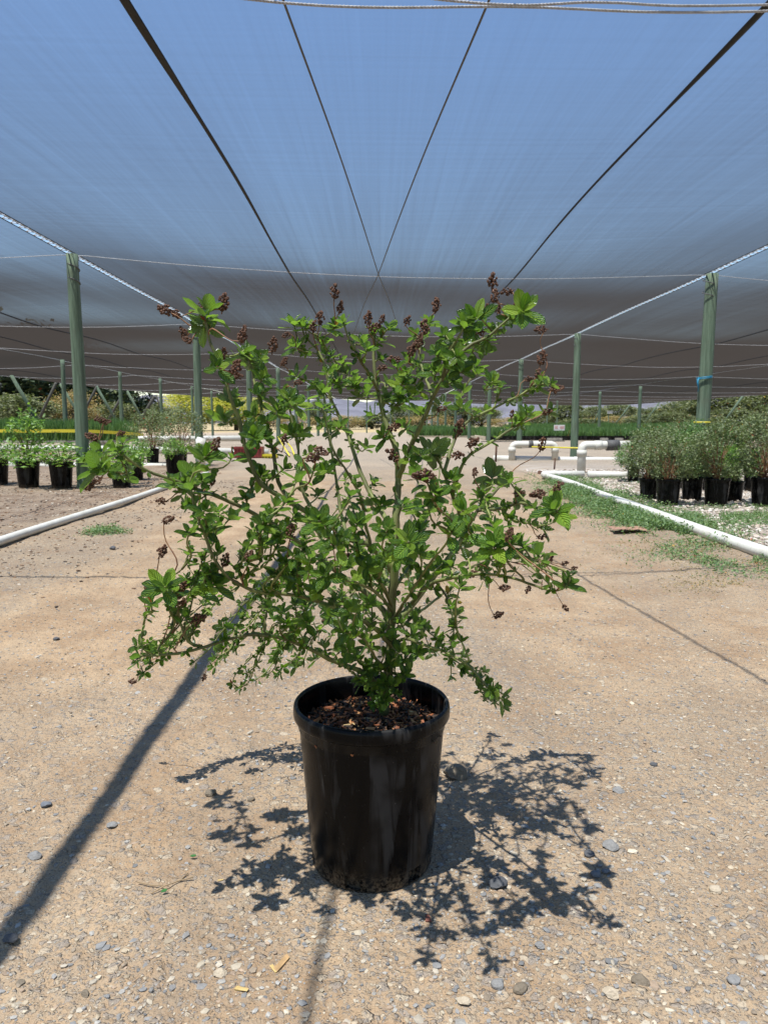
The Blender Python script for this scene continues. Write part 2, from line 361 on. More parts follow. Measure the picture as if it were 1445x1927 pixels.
M['ink'] = plain('black_print', (0.02, 0.02, 0.02), 0.6, 0.1, 30)
M['red'] = plain('faded_red_plastic', (0.27, 0.045, 0.04), 0.5, 0.15, 10)
M['redink'] = plain('faded_red_print', (0.55, 0.10, 0.09), 0.6, 0.1, 30)
M['white'] = plain('white_paint', (0.72, 0.70, 0.66), 0.5, 0.08, 10)
M['blue'] = plain('blue_cord', (0.02, 0.22, 0.36), 0.5, 0.1, 50)
M['rubber'] = plain('grey_rubber', (0.09, 0.085, 0.08), 0.7, 0.2, 60)
M['rust'] = plain('rusty_steel', (0.10, 0.045, 0.025), 0.85, 0.4, 60)
M['bench'] = plain('weathered_bench', (0.33, 0.30, 0.25), 0.8, 0.15, 8)

# ------------------------------------------------------------------ setting: ground, gravel, hills
def ground_z(x, y):
    """gentle relief of the yard (metres)"""
    near = np.clip(1 - (np.hypot(x, y - 2.0) - 5) / 8.0, 0, 1)
    z = (vnoise(x * 0.8, y * 0.8, 1) - 0.5) * 0.03 + (vnoise(x * 3.1, y * 3.1, 2) - 0.5) * 0.010
    z = z + (vnoise(x * 11, y * 11, 3) - 0.5) * 0.006 + (vnoise(x * 31, y * 31, 4) - 0.5) * 0.0065 * near
    z = z + (vnoise(x * 66, y * 66, 5) - 0.5) * 0.0065 * near
    flat = np.clip((np.hypot(x + 0.022, y - 1.37) - 0.13) / 0.25, 0, 1)     # the pot has settled on a level patch
    return z * (0.12 + 0.88 * flat) - 0.002 * (1 - flat)
def axis(lo, hi, step, reach_lo, reach_hi, grow=1.055):
    a = list(np.arange(lo, hi, step)); s = step
    while a[-1] < reach_hi: s *= grow; a.append(a[-1] + s)
    b = []; s = step; v = lo
    while v > reach_lo: s *= grow; v -= s; b.append(v)
    return np.array(b[::-1] + a)
gx = axis(-1.2, 1.2, 0.0068, -2500, 2500, 1.05); gy = axis(0.74, 2.9, 0.0068, -60, 3500, 1.035)
GX, GY = np.meshgrid(gx, gy); GZ = ground_z(GX, GY)
nx, ny = len(gx), len(gy); ii = (np.arange(ny - 1)[:, None] * nx + np.arange(nx - 1)[None]).ravel()
ground = build('ground', np.stack([GX.ravel(), GY.ravel(), GZ.ravel()], 1), np.stack([ii, ii + 1, ii + nx + 1, ii + nx], 1), M['ground'])
tag(ground, 'pale tan dirt road and yard with trodden-in grey and cream stones', kind='structure')
def gz(x, y): return float(ground_z(np.array([x], dtype=float), np.array([y], dtype=float))[0])

def rock_template(seed, sub=1):
    import bmesh
    bm = bmesh.new(); bmesh.ops.create_icosphere(bm, subdivisions=sub, radius=1.0)
    V = np.array([v.co[:] for v in bm.verts]); F = np.array([[v.index for v in f.verts] for f in bm.faces]); bm.free()
    r = np.random.default_rng(seed)
    for _ in range(7):                       # flat broken facets
        n = r.normal(size=3); n /= np.linalg.norm(n); k = r.uniform(0.55, 0.85)
        d = V @ n; V = V - np.outer(np.clip(d - k, 0, None), n)
    return V + r.normal(size=V.shape) * 0.03, F
ROCKS = [rock_template(i, 1) for i in range(6)]; BIGROCKS = [rock_template(20 + i, 3) for i in range(6)]
STONE_COL = np.array([(0.22, 0.215, 0.21), (0.30, 0.285, 0.27), (0.38, 0.355, 0.32), (0.30, 0.235, 0.17), (0.46, 0.37, 0.26), (0.52, 0.44, 0.33), (0.37, 0.27, 0.19), (0.44, 0.38, 0.30)])
def scatter_rocks(name, X, Y, size, seed, label, cols=STONE_COL, flatk=(0.35, 0.7), sink=0.35):
    r = np.random.default_rng(seed); A = Acc(); Z = ground_z(X, Y); k = r.integers(0, 6, len(X))
    for i in range(6):
        m = k == i; n = m.sum()
        if n == 0: continue
        a = r.uniform(0, 2 * np.pi, n); s = size[m]; sx = s * r.uniform(0.7, 1.3, n); sy = s * r.uniform(0.6, 1.0, n); sz = s * r.uniform(*flatk, n)
        Mx = np.zeros((n, 3, 3)); Mx[:, 0, 0] = np.cos(a) * sx; Mx[:, 1, 0] = np.sin(a) * sx; Mx[:, 0, 1] = -np.sin(a) * sy; Mx[:, 1, 1] = np.cos(a) * sy
        Mx[:, 2, 2] = sz; Mx[:, 2, 0] = r.uniform(-.2, .2, n) * s
        V, F = inst(ROCKS[i][0], ROCKS[i][1], Mx, np.stack([X[m], Y[m], Z[m] + sz * (0.5 - sink)], 1))
        c = cols[r.integers(0, len(cols), n)] * r.uniform(0.75, 1.2, (n, 1))
        A.add(V, F, col=np.repeat(c, len(ROCKS[i][0]), 0))
    o = A.make(name, M['stone'], smooth=False); return tag(o, label, 'gravel', kind='stuff')
rg = np.random.default_rng(5)
# loose stones of the road: denser near the camera, thinning with distance
n = 46000; Yr = 0.75 + 4.6 * rg.random(n) ** 1.7; Xr = rg.uniform(-1, 1, n) * (0.75 + 0.62 * Yr)
dn = vnoise(Xr * 1.3, Yr * 1.3, 9) + 0.5 * vnoise(Xr * 4, Yr * 4, 10)
keep = rg.random(n) < np.clip((dn - 0.55) * 2.2, 0.10, 1); keep &= np.hypot(Xr + 0.022, Yr - 1.37) > 0.135
Xr, Yr = Xr[keep], Yr[keep]; sz = 0.0022 + 0.0052 * rg.random(len(Xr)) ** 2.6
scatter_rocks('road_gravel', Xr, Yr, sz, 1, 'small grey cream and tan stones strewn over the dirt road')
n = 5200; Yr = 0.8 + 7.0 * rg.random(n) ** 1.5; Xr = rg.uniform(-1, 1, n) * np.minimum(0.7 + 0.55 * Yr, 2.4)
keep = np.hypot(Xr + 0.022, Yr - 1.37) > 0.15; Xr, Yr = Xr[keep], Yr[keep]
scatter_rocks('road_pebbles', Xr, Yr, 0.0045 + 0.0065 * rg.random(len(Xr)) ** 2.2, 2, 'scattered larger pebbles lying on the dirt road', flatk=(0.25, 0.55), sink=0.55)
# pale gravel bed to the right of the long pipe and the litter on the left
n = 17000; Yr = rg.uniform(3.2, 13.5, n); Xr = 2.62 + 6.0 * rg.random(n) ** 1.1
pale = np.array([(0.60, 0.50, 0.42), (0.68, 0.60, 0.52), (0.52, 0.42, 0.34), (0.72, 0.66, 0.58), (0.45, 0.36, 0.28)])
scatter_rocks('pale_gravel', Xr, Yr, rg.uniform(0.012, 0.032, n), 3, 'pinkish white gravel under the potted shrubs right of the long pipe', pale, (0.4, 0.8), 0.2)
n = 7000; Yr = rg.uniform(3.5, 13, n); Xr = -2.75 - 5.0 * rg.random(n) ** 1.3
litter = np.array([(0.20, 0.12, 0.07), (0.10, 0.07, 0.05), (0.42, 0.33, 0.24), (0.55, 0.46, 0.36), (0.30, 0.18, 0.10)])
scatter_rocks('bark_litter', Xr, Yr, rg.uniform(0.006, 0.022, n), 4, 'brown bark bits and stones on the ground left of the pipe', litter, (0.2, 0.5), 0.2)
n = 1500; Yr = rg.uniform(3.3, 11, n); Xr = -2.7 + rg.normal(size=n) * 0.35 + 0.45
scatter_rocks('verge_gravel', Xr, Yr, rg.uniform(0.004, 0.016, n), 6, 'dark grey grit along the road side of the left pipe', litter * 0.8, (0.3, 0.6), 0.2)

hx = np.linspace(-2600, 3200, 240); hy = np.linspace(1500, 2500, 14); HX, HY = np.meshgrid(hx, hy)
ridge = 47 + 30 * vnoise(HX / 420, HY * 0 + 3, 7) + 14 * vnoise(HX / 110, HY / 300, 8) + np.interp(HX, [-2600, -200, 380, 700, 3200], [0, 0, 22, 26, 10])
HZ = ridge * np.sin(np.linspace(0.02, 2.6, 14))[:, None] * (0.8 + 0.4 * vnoise(HX / 60, HY / 60, 12)) - 3
ii = (np.arange(13)[:, None] * 240 + np.arange(239)[None]).ravel()
tag(build('hills', np.stack([HX.ravel(), HY.ravel(), HZ.ravel()], 1), np.stack([ii, ii + 1, ii + 241, ii + 240], 1), M['hill']), 'low mauve hills on the horizon', kind='structure')

# ------------------------------------------------------------------ the shade house
ROWS = [-17.2, -11.0, -3.95, 4.76, 14.6, 29.5]
YA, YB = 9.8, 11.0; PA, PB = 6.55, 7.2            # post spacing of the left and right row beside the road
def y_cross(k, x):                                 # where cross cable k passes over x
    a, b = YA + PA * k, YB + PB * k
    return a + (b - a) * np.clip((x + 3.95) / 8.71, -0.6, 1.6)
def k_of(x, y):
    u = np.clip((x + 3.95) / 8.71, -0.6, 1.6); a = YA + (YB - YA) * u; p = PA + (PB - PA) * u
    return (y - a) / p
def roof_z(x, y):
    x = np.asarray(x, dtype=float); y = np.asarray(y, dtype=float)
    i = np.clip(np.searchsorted(ROWS, x) - 1, 0, len(ROWS) - 2); R = np.array(ROWS)
    s = (x - R[i]) / (R[i + 1] - R[i]); k = k_of(x, y); ph = k - np.floor(k)
    sag = 0.15 * 4 * s * (1 - s)
    return 3.0 - sag + 0.06 * np.sin(np.pi * ph) ** 1.6 * np.clip(1.3 * np.sin(np.pi * np.clip(s, 0, 1)) + 0.25, 0, 1) + (vnoise(x * 0.5, y * 0.4, 31) - 0.5) * 0.03
def y_end(x): return np.interp(x, [-17.2, -14, -12, 0, 17, 30], [47, 57, 62, 69, 85, 87])
bay_labels = ['shade cloth panel over the far left edge beyond the left benches', 'shade cloth panel left of the road between the two left post rows',
              'wide shade cloth panel directly over the road and the potted shrub', 'shade cloth panel over the potted shrubs right of the road',
              'shade cloth panel over the far right edge near the olive trees']
SEAMS = {1: [-9.25, -7.0], 2: [-1.22, 1.87], 3: [8.5, 12.1], 4: [19.5, 24.5], 0: [-14.2]}
ROWSEAM = []
for b in range(5):
    xl, xr = ROWS[b] + 0.055, ROWS[b + 1] - 0.055
    nx_ = int((xr - xl) / 0.3) + 2; ny_ = 240
    X, Tt = np.meshgrid(np.linspace(xl, xr, nx_), np.linspace(0, 1, ny_)); Y = -9 + Tt * (y_end(X) + 9)
    Z = roof_z(X, Y); ii = (np.arange(ny_ - 1)[:, None] * nx_ + np.arange(nx_ - 1)[None]).ravel()
    cl = build('shade_cloth', np.stack([X.ravel(), Y.ravel(), Z.ravel()], 1), np.stack([ii, ii + 1, ii + nx_ + 1, ii + nx_], 1), M['cloth'])
    tag(cl, bay_labels[b], 'shade cloth', 'shade cloth panels')
    for sx in SEAMS[b]:                            # black overlapped seams, hanging as a narrow fold
        ys = np.concatenate([np.arange(-2, 12, 0.12), np.arange(12, float(y_end(sx)), 0.6)])
        w = (0.010 if sx == -1.22 else 0.0045) + 0.015 * np.clip((5.2 - ys) / 1.2, 0, 1) * (sx in (-1.22, 1.87)) + 0.006 * vnoise(ys * 1.3, ys * 0 + sx, 3)
        dx = 0.012 * (vnoise(ys * 0.6, ys * 0 + sx * 3, 4) - 0.5)
        A = Acc(); P = np.stack([sx + dx, ys, roof_z(np.full(len(ys), sx), ys) - 0.012], 1)
        V, F = tube(P, 1.0, 8, False); V = V.reshape(len(ys), 8, 3)
        V = P[:, None] + (V - P[:, None]) * np.stack([w, w * 0 + 1, w * 0 + 0.012], 1)[:, None]
        A.add(V.reshape(-1, 3), F); A.make('seam', M['seam'], cl)
def sweep(path, r, sides=6): return tube([tuple(p) for p in path], r, sides)
def row_path(x, y0, y1, dz=0.0, n=0.5):
    ys = np.arange(y0, y1, n); return np.stack([np.full(len(ys), x), ys, roof_z(np.full(len(ys), x), ys) + dz], 1)
row_names = ['shade cloth cable with white lacing over the far left benches', 'laced edge cable along the left post row beside the road',
             'laced edge cable along the right post row beside the road', 'laced edge cable high over the far right post row']
for rx, lab in zip(ROWS[1:5], row_names):
    A = Acc(); ye = float(y_end(rx))
    for sx in (-0.054, 0.054): A.tube(row_path(rx + sx, -4, ye, -0.004), 0.005, 6)
    c = A.make('edge_cable', M['seam']); tag(c, lab, 'cable', 'laced edge cables')
    ys = np.arange(-1.0, min(ye, 46), 0.09); zig = np.where(np.arange(len(ys)) % 2 == 0, -0.05, 0.05)
    P = np.stack([rx + zig, ys, roof_z(np.full(len(ys), rx), ys) - 0.004], 1)
    L = Acc(); L.tube(P, 0.005, 4); L.tube(row_path(rx, -4, ye, 0.012), 0.010, 6); L.make('lacing', M['rope'], c)
ords = ['first', 'second', 'third', 'fourth', 'fifth', 'sixth', 'seventh', 'eighth', 'ninth', 'tenth', 'eleventh', 'twelfth']
for k in range(0, 9):
    xs = np.linspace(-17, 29, 140); ys = y_cross(k, xs); ok = ys < y_end(xs) - 0.3; xs, ys = xs[ok], ys[ok]
    A = Acc(); A.tube(np.stack([xs, ys, roof_z(xs, ys) - 0.022], 1), 0.0042 + 0.0006 * k, 6)
    tag(A.make('cross_cable', M['wire']), 'pale straight cross cable under the cloth, %s one counted from the potted shrub' % ords[k], 'cable', 'cross cables under the cloth')
# two twisted steel ropes spanning the bay just above the camera's view
for (pl, pr, lab) in (((490, 1), (1445, 21), 'lower twisted steel rope crossing near the top of the picture'), ((800, -4), (1445, 9), 'upper thin twisted steel rope crossing near the top of the picture')):
    a = at(pl[0], pl[1], 3.42); b = at(pr[0], pr[1], 3.62)
    path = catmull([(-3.95, 3.25, 2.96), (-2.2, 3.33, 2.86 if pl[0] < 600 else 2.93), a, (a + b) / 2 - Vector((0, 0, 0.004)), b, (4.76, 3.85, 2.96)], 260)
    P = np.array([p[:] for p in path]); s = np.concatenate([[0], np.cumsum(np.linalg.norm(np.diff(P, axis=0), axis=1))])
    ss = np.arange(0, s[-1], 0.006); P = np.stack([np.interp(ss, s, P[:, i]) for i in range(3)], 1); A = Acc()
    for q in range(3):
        an = ss / 0.05 * 2 * np.pi + q * 2.094; r = 0.0032
        A.tube(P + np.stack([0 * an, np.cos(an) * r, np.sin(an) * r], 1), 0.0031, 5)
    tag(A.make('steel_rope', M['wire']), lab, 'rope', 'twisted steel ropes')
for (p0, p1, lab) in (((530, 0), (712, 528), 'thin diagonal cord under the cloth running from upper left to the centre'), ((922, 0), (712, 528), 'thin diagonal cord under the cloth running from upper right to the centre')):
    a = at(p0[0], p0[1], 3.75); b = at(p1[0], p1[1], 10.2)
    t_ = np.linspace(-0.55, 2.05, 70); xs = a.x + (b.x - a.x) * t_; ys = a.y + (b.y - a.y) * t_
    A = Acc(); A.tube(np.stack([xs, ys, roof_z(xs, ys) - 0.014], 1), 0.0065, 6)
    tag(A.make('diagonal_cord', M['dark_wire']), lab, 'cord', 'diagonal cords under the cloth')

# ------------------------------------------------------------------ posts and braces
def post_mesh(h, r0=0.085, r1=0.07, seed=0, seg=14, band=True):
    r = np.random.default_rng(seed); n = 15; zs = np.linspace(-0.25, h, n); lean = r.normal(size=2) * 0.006
    P = np.stack([np.cumsum(r.normal(size=n) * 0.0022) + lean[0] * zs, np.cumsum(r.normal(size=n) * 0.0022) + lean[1] * zs, zs], 1)
    V, F = tube(P, np.linspace(r0, r1, n), seg); return V, F
def put_post(x, y, lab, group, h=2.99, mat='post', r0=0.085, seed=0, name='support_post'):
    V, F = post_mesh(h, r0, r0 * 0.82, seed); o = build(name, V, F, M[mat]); o.location = (x, y, 0); tag(o, lab, 'post', group)
    if y < 40:                                     # cord wound round the post head, holding the cable
        A = Acc(); tt = np.linspace(0, 1, 40); a = tt * 2 * np.pi * 2.0 + 0.6; rr = r0 * 0.84
        A.tube(np.stack([rr * np.cos(a), rr * np.sin(a), h - 0.03 - 0.34 * tt], 1), 0.007, 5); A.make('lashing', M['dark_wire'], o)
    return o
for k in range(0, 9):
    put_post(-3.95 + (0.03 if k == 0 else -0.02 * k), YA + PA * k, '%s green wooden post in the row along the left road side' % ('nearest' if k == 0 else ords[k]), 'posts of the left row beside the road', seed=k, r0=0.088 if k == 0 else 0.095)
for k in range(0, 10):
    o = put_post(4.76, YB + PB * k, '%s wooden post in the row along the right road side%s' % (('nearest' if k == 0 else ords[k]), ', tied with blue cord' if k == 0 else ''), 'posts of the right row beside the road', seed=30 + k, r0=0.105 if k == 0 else 0.095)
    if k == 0:
        A = Acc(); a = np.linspace(0, 2 * np.pi * 1.05, 30); rr = 0.105
        for dz in (0.0, 0.018): A.tube(np.stack([rr * np.cos(a), rr * np.sin(a), 1.50 + dz + 0.012 * np.cos(a)], 1), 0.008, 6)
        A.tube([(-0.1, -0.05, 1.50), (-0.125, -0.07, 1.46), (-0.118, -0.07, 1.40), (-0.105, -0.06, 1.36), (-0.112, -0.06, 1.30)], [0.012, 0.016, 0.014, 0.008, 0.004], 6)
        A.make('blue_cord', M['blue'], o)
        A = Acc(); a = np.linspace(0, 2 * np.pi, 30); A.tube(np.stack([0.108 * np.cos(a), 0.108 * np.sin(a), 0.86 + 0 * a], 1), 0.012, 6); A.make('yellow_ribbon', M['tape'], o)
for i, (px, ty, w) in enumerate(((124, 680, 'first'), (230, 702, 'second'), (306, 714, 'third'), (362, 728, 'fourth'), (400, 737, 'fifth'))):
    Y = 2.14 * FPX / (796 - ty); p = at(px, 790, Y)
    put_post(p.x, Y, '%s green post from the left behind the seedling benches' % w, 'posts of the far left row', seed=60 + i)
for i, (px, ty, w) in enumerate(((1202, 728, 'nearest'), (1127, 738, 'second'), (1029, 754, 'third'), (1048, 756, 'fourth'))):
    Y = 2.14 * FPX / (796 - ty) * (1.0 if i < 2 else 0.95); p = at(px, 790, Y)
    put_post(p.x, Y, '%s green post standing behind the right seedling bed' % w, 'posts of the far right row', seed=70 + i, r0=0.11 if i < 2 else 0.09)
# a far row in the middle of the yard
for i, (px, ty) in enumerate(((655, 745), (690, 751), (735, 752), (770, 750))):
    Y = 62 + i * 1.5; p = at(px, 790, Y)
    put_post(p.x, Y, '%s thin post from the left at the far end of the road' % ords[i], 'posts at the far end', seed=80 + i, r0=0.06)
def brace(px, y0, bx, by, Y, lab, mat='post', r=0.075):
    a = at(px, y0, Y); b = at(bx, by, Y); d = (b - a); kk = (0.0 - a.z) / d.z
    e = a + d * kk + Vector((0, 1.2, -0.1)); A = Acc(); A.tube([a, (a + e) / 2, e], [r, r, r * 1.05], 10)
    tag(A.make('brace_post', M[mat]), lab, 'post', 'slanting brace posts')
brace(22, 706, 47, 768, 33, 'pale green slanting brace behind the leftmost potted shrub')
brace(0, 722, -18, 752, 33, 'dark slanting brace cut by the left picture edge', 'post_dark', 0.1)
brace(106, 721, 84, 754, 40, 'dark slanting brace left of the nearest left post', 'post_dark')
brace(114, 722, 145, 790, 41, 'grey green slanting brace just left of the nearest left post')
brace(182, 727, 210, 790, 43, 'pale green slanting brace right of the nearest left post')
brace(183, 728, 160, 760, 43, 'dark slanting brace touching the nearest left post', 'post_dark')
brace(240, 736, 263, 790, 50, 'pale green slanting brace beside the dark round tree')
brace(228, 748, 200, 785, 48, 'thin dark slanting brace crossing the dark round tree', 'post_dark')
brace(291, 746, 258, 790, 54, 'black slanting brace against the sky gap', 'post_dark', 0.11)
brace(294, 743, 304, 786, 54, 'thin dark steep brace against the sky gap', 'post_dark', 0.06)
brace(1185, 762, 1155, 808, 82, 'slanting brace between the right bed and the white box on a stake')
brace(1240, 757, 1214, 802, 80, 'slanting brace left of the nearest right post')
brace(1397, 745, 1365, 802, 60, 'slanting brace at far right in front of the olive trees', r=0.085)
brace(1131, 765, 1115, 809, 80, 'thin slanting brace at the foot of a right post')
brace(1000, 758, 996, 800, 84, 'steep far brace right of the mauve hill')

# ------------------------------------------------------------------ PVC pipes
def pipe(name, pts, r, lab, group='white irrigation pipes', sides=16, collars=(), n=6, gaps=None, mat='pvc'):
    path = catmull(pts, n) if len(pts) > 2 else [Vector(p) for p in pts]
    A = Acc(); A.tube(path, r, sides); o = A.make(name, M[mat]); tag(o, lab, 'pipe', group)
    for (c, d, m, rr) in collars:
        B = Acc(); c = Vector(c); d = Vector(d); B.tube([c - d / 2, c - d / 2 * 0.98, c + d / 2 * 0.98, c + d / 2], [rr * 0.97, rr, rr, rr * 0.97], sides); B.make('coupling', M[m], o)
    return o
def bend(a, b, c, r, n=6):                          # a-b-c with a rounded corner at b
    a, b, c = Vector(a), Vector(b), Vector(c); p = b + (a - b).normalized() * r; q = b + (c - b).normalized() * r
    return [a] + [(1 - t) ** 2 * p + 2 * t * (1 - t) * b + t * t * q for t in np.linspace(0, 1, n)] + [c]
def polypipe(name, path, r, lab, collars=()):
    A = Acc(); A.tube([tuple(p) for p in path], r, 16); o = A.make(name, M['pvc']); tag(o, lab, 'pipe', 'white irrigation pipes')
    for (c, d, m, rr) in collars:
        B = Acc(); c = Vector(c); d = Vector(d); B.tube([c - d / 2, c + d / 2], [rr, rr], 16); B.make('coupling', M[m], o)
    return o
# long pipe along the right side of the road, and the buried-end laterals at its far end
pa = on_ground(1030, 896, 0.045); pb = on_ground(1445, 1040, 0.05)
d = (pb - pa).normalized(); pts = [pa + d * k + Vector((0.03 * math.sin(k * 0.9), 0, 0.006 * math.sin(k * 1.7))) for k in np.linspace(0, 10.5, 14)]
pipe('irrigation_pipe', pts, 0.043, 'long white pipe running down the right side of the road towards the camera')
Y0 = pa.y + 0.12
polypipe('irrigation_pipe', bend((pa.x - 0.02, Y0 - 0.15, 0.06), (pa.x - 0.02, Y0 + 0.1, 0.06), (at(1102, 894, Y0).x, Y0 + 0.12, 0.055), 0.1), 0.055, 'white pipe stub turning off the end of the long right pipe')
polypipe('irrigation_pipe', [at(1106, 893, Y0 - 0.05), at(1215, 895, Y0 - 0.05)], 0.055, 'short white pipe on the gravel right of the tall standpipe')
Yl = 17.0
polypipe('irrigation_pipe', [at(928, 863, Yl), at(1080, 866, Yl), at(1420, 868, Yl)], 0.075, 'white lateral pipe lying behind the standpipe on the right', [(at(1090, 866, Yl), (0.25, 0, 0), 'pvc', 0.083), (at(1180, 866, Yl), (0.1, 0, 0), 'rubber', 0.08)])
Ys = 12.6; vx = at(1094, 860, Ys).x; tz = at(1094, 838, Ys).z
polypipe('standpipe', bend((vx, Ys, -0.1), (vx, Ys, tz), (at(1230, 839, Ys).x, Ys + 0.15, tz), 0.09), 0.072, 'thick white standpipe with a black rubber coupling near the right potted shrubs',
         [((vx, Ys, tz - 0.13), (0, 0, 0.10), 'pvc', 0.084), (at(1152, 838, Ys + 0.05), (0.21, 0.01, 0), 'rubber', 0.09), (at(1125, 838, Ys + 0.02), (0.12, 0, 0), 'pvc', 0.08)])
Ys = 16.9; x1, x2 = at(963, 850, Ys).x, at(1044, 850, Ys).x; tz = at(1000, 836, Ys).z
polypipe('standpipe', bend((x1, Ys, 0.0), (x1, Ys, tz), (x2 - 0.1, Ys, tz), 0.12)[:-1] + bend((x1 + 0.2, Ys, tz), (x2, Ys, tz), (x2, Ys, 0.02), 0.12)[1:], 0.075, 'hoop shaped white pipe standing on the right lateral pipe',
         [((x1 + 0.42, Ys, tz), (0.10, 0, 0), 'rubber', 0.083), ((x2, Ys, tz - 0.13), (0, 0, 0.14), 'pvc', 0.086), ((x1, Ys, tz - 0.13), (0, 0, 0.12), 'pvc', 0.086)])
# left side
la = on_ground(-60, 1040, 0.03); lb = on_ground(314, 916, 0.035); d = (la - lb).normalized()
pts = [lb + d * k + Vector((0.02 * math.sin(k * 1.1), 0, 0)) for k in np.linspace(-2.6, 8, 12)]
pipe('irrigation_pipe', pts, 0.031, 'long cream pipe along the left side of the road')
Y1 = 14.9
polypipe('irrigation_pipe', [at(-60, 874, Y1), at(200, 878, Y1), at(392, 880, Y1)], 0.08, 'white lateral pipe behind the potted shrubs on the left')
Y1 = 20.6
polypipe('irrigation_pipe', [at(-60, 843, Y1), at(200, 845, Y1), at(505, 851, Y1)], 0.09, 'white lateral pipe running from the left edge to the red crate')
Y1 = 29.0
polypipe('irrigation_pipe', [at(60, 829, Y1), at(250, 826, Y1), at(470, 825, Y1)], 0.11, 'farthest white lateral pipe in front of the left bench plants')
Ys = 13.3; vx = at(379, 860, Ys).x
polypipe('standpipe', [(vx, Ys, -0.1), (vx, Ys, at(379, 828, Ys).z), at(379, 824, Ys)], 0.075, 'short thick white standpipe at the end of the left pipes', [((vx, Ys, at(379, 836, Ys).z), (0, 0, 0.19), 'pvc', 0.088)])
# small posts and stakes by the pipes
for (px, y0, y1, Y, r, lab, m) in ((933, 836, 868, 16.4, 0.022, 'thin dark rusty stake left of the hoop shaped pipe', 'rust'), (1043, 862, 892, 13.6, 0.014, 'thin rusty rod at the bend of the white pipes', 'rust'),
                                   (1015, 886, 908, 12.3, 0.04, 'short rusty stub at the end of the long right pipe', 'rust')):
    a = at(px, y0, Y); A = Acc(); A.tube([(a.x, Y, -0.05), (a.x + 0.01, Y, a.z)], r, 8); tag(A.make('stake', M[m]), lab, 'stake')
A = Acc(); a, b = at(1000, 841, 16.2), at(1230, 843, 15.6); A.tube([a, (a + b) / 2 - Vector((0, 0, 0.02)), b], 0.018, 6)
tag(A.make('yellow_cord', M['tape']), 'yellow tape stretched behind the hoop shaped pipe', 'tape')
A = Acc(); a, b = at(905, 831, 22), at(1062, 830, 20); A.tube([a, b], 0.012, 6); tag(A.make('black_hose', M['ink']), 'thin black hose along the front of the right seedling bed', 'hose')
# caution tape on the left
A = Acc(); path = [at(-60, 811, 21.6), at(70, 811, 21.6), at(146, 811, 21.6), at(200, 813, 21.9), at(270, 818, 22.5)]
path = catmull(path, 10); V = []
for i, p in enumerate(path): V += [(p.x, p.y, p.z + 0.045), (p.x, p.y + 0.004, p.z - 0.045), (p.x, p.y + 0.008, p.z - 0.045), (p.x, p.y + 0.004, p.z + 0.045)]
F = [(i * 4 + a, i * 4 + b, i * 4 + 4 + b, i * 4 + 4 + a) for i in range(len(path) - 1) for a, b in ((0, 1), (1, 2), (2, 3), (3, 0))]
tp = build('caution_tape', V, np.array(F), M['tape'], smooth=False); tag(tp, 'yellow caution tape stretched across the left benches', 'tape')
tc = bpy.data.curves.new('tape_print', 'FONT'); tc.body = 'CAUTION'; tc.size = 0.085; tc.extrude = 0.0005; tc.space_character = 1.25
to = bpy.data.objects.new('tape_print', tc); C.objects.link(to)
dg = bpy.context.evaluated_depsgraph_get(); me = bpy.data.meshes.new_from_object(to.evaluated_get(dg)); bpy.data.objects.remove(to)
me.materials.clear(); me.materials.append(M['ink']); to = link(bpy.data.objects.new('tape_print', me), tp); p = at(98, 814.5, 21.59); to.location = (p.x, p.y - 0.006, p.z - 0.005); to.rotation_euler = (math.pi / 2, 0, 0)

# red crate, yellow tray, tape by the left posts
def crate(c, d, mat, lab, name='crate'):
    A = Acc(); x, y, z = d; t_ = 0.018
    A.box((0, 0, 0.01), (x, y, 0.02)); A.box((0, -y / 2 + t_ / 2, z / 2), (x, t_, z)); A.box((0, y / 2 - t_ / 2, z / 2), (x, t_, z))
    A.box((-x / 2 + t_ / 2, 0, z / 2), (t_, y - 2 * t_, z)); A.box((x / 2 - t_ / 2, 0, z / 2), (t_, y - 2 * t_, z))
    o = A.make(name, M[mat], smooth=False); o.location = c; tag(o, lab, 'crate' if name == 'crate' else 'tray')
    B = Acc(); k = int(x / 0.07)
    for i in range(k + 1): B.box((-x / 2 + i * x / k, -y / 2 - 0.012, z / 2), (0.018, 0.02, z * 0.96))
    B.box((0, -y / 2 - 0.016, z - 0.02), (x + 0.03, 0.02, 0.04)); B.make('rib', M[mat], o, smooth=False); return o
p = on_ground(465, 862); crate((p.x, p.y + 0.2, 0), (0.72, 0.45, 0.27), 'red', 'low red plastic crate on the ground by the left posts')
p = on_ground(507, 862); crate((p.x, p.y + 0.15, 0), (0.36, 0.3, 0.09), 'tape', 'yellow tray on the ground beside the red crate', 'tray')
A = Acc(); a = at(523, 822, 23.0); b = on_ground(545, 860)
for dx in (0.0, 0.13): A.tube([a + Vector((dx, 0, 0)), (a + b) / 2 + Vector((dx * 1.5 + 0.04, 0, -0.05)), b + Vector((dx, 0, 0.03))], 0.022, 5)
tag(A.make('tape_strip', M['tape']), 'loose yellow tape hanging from a left post to the ground', 'tape')
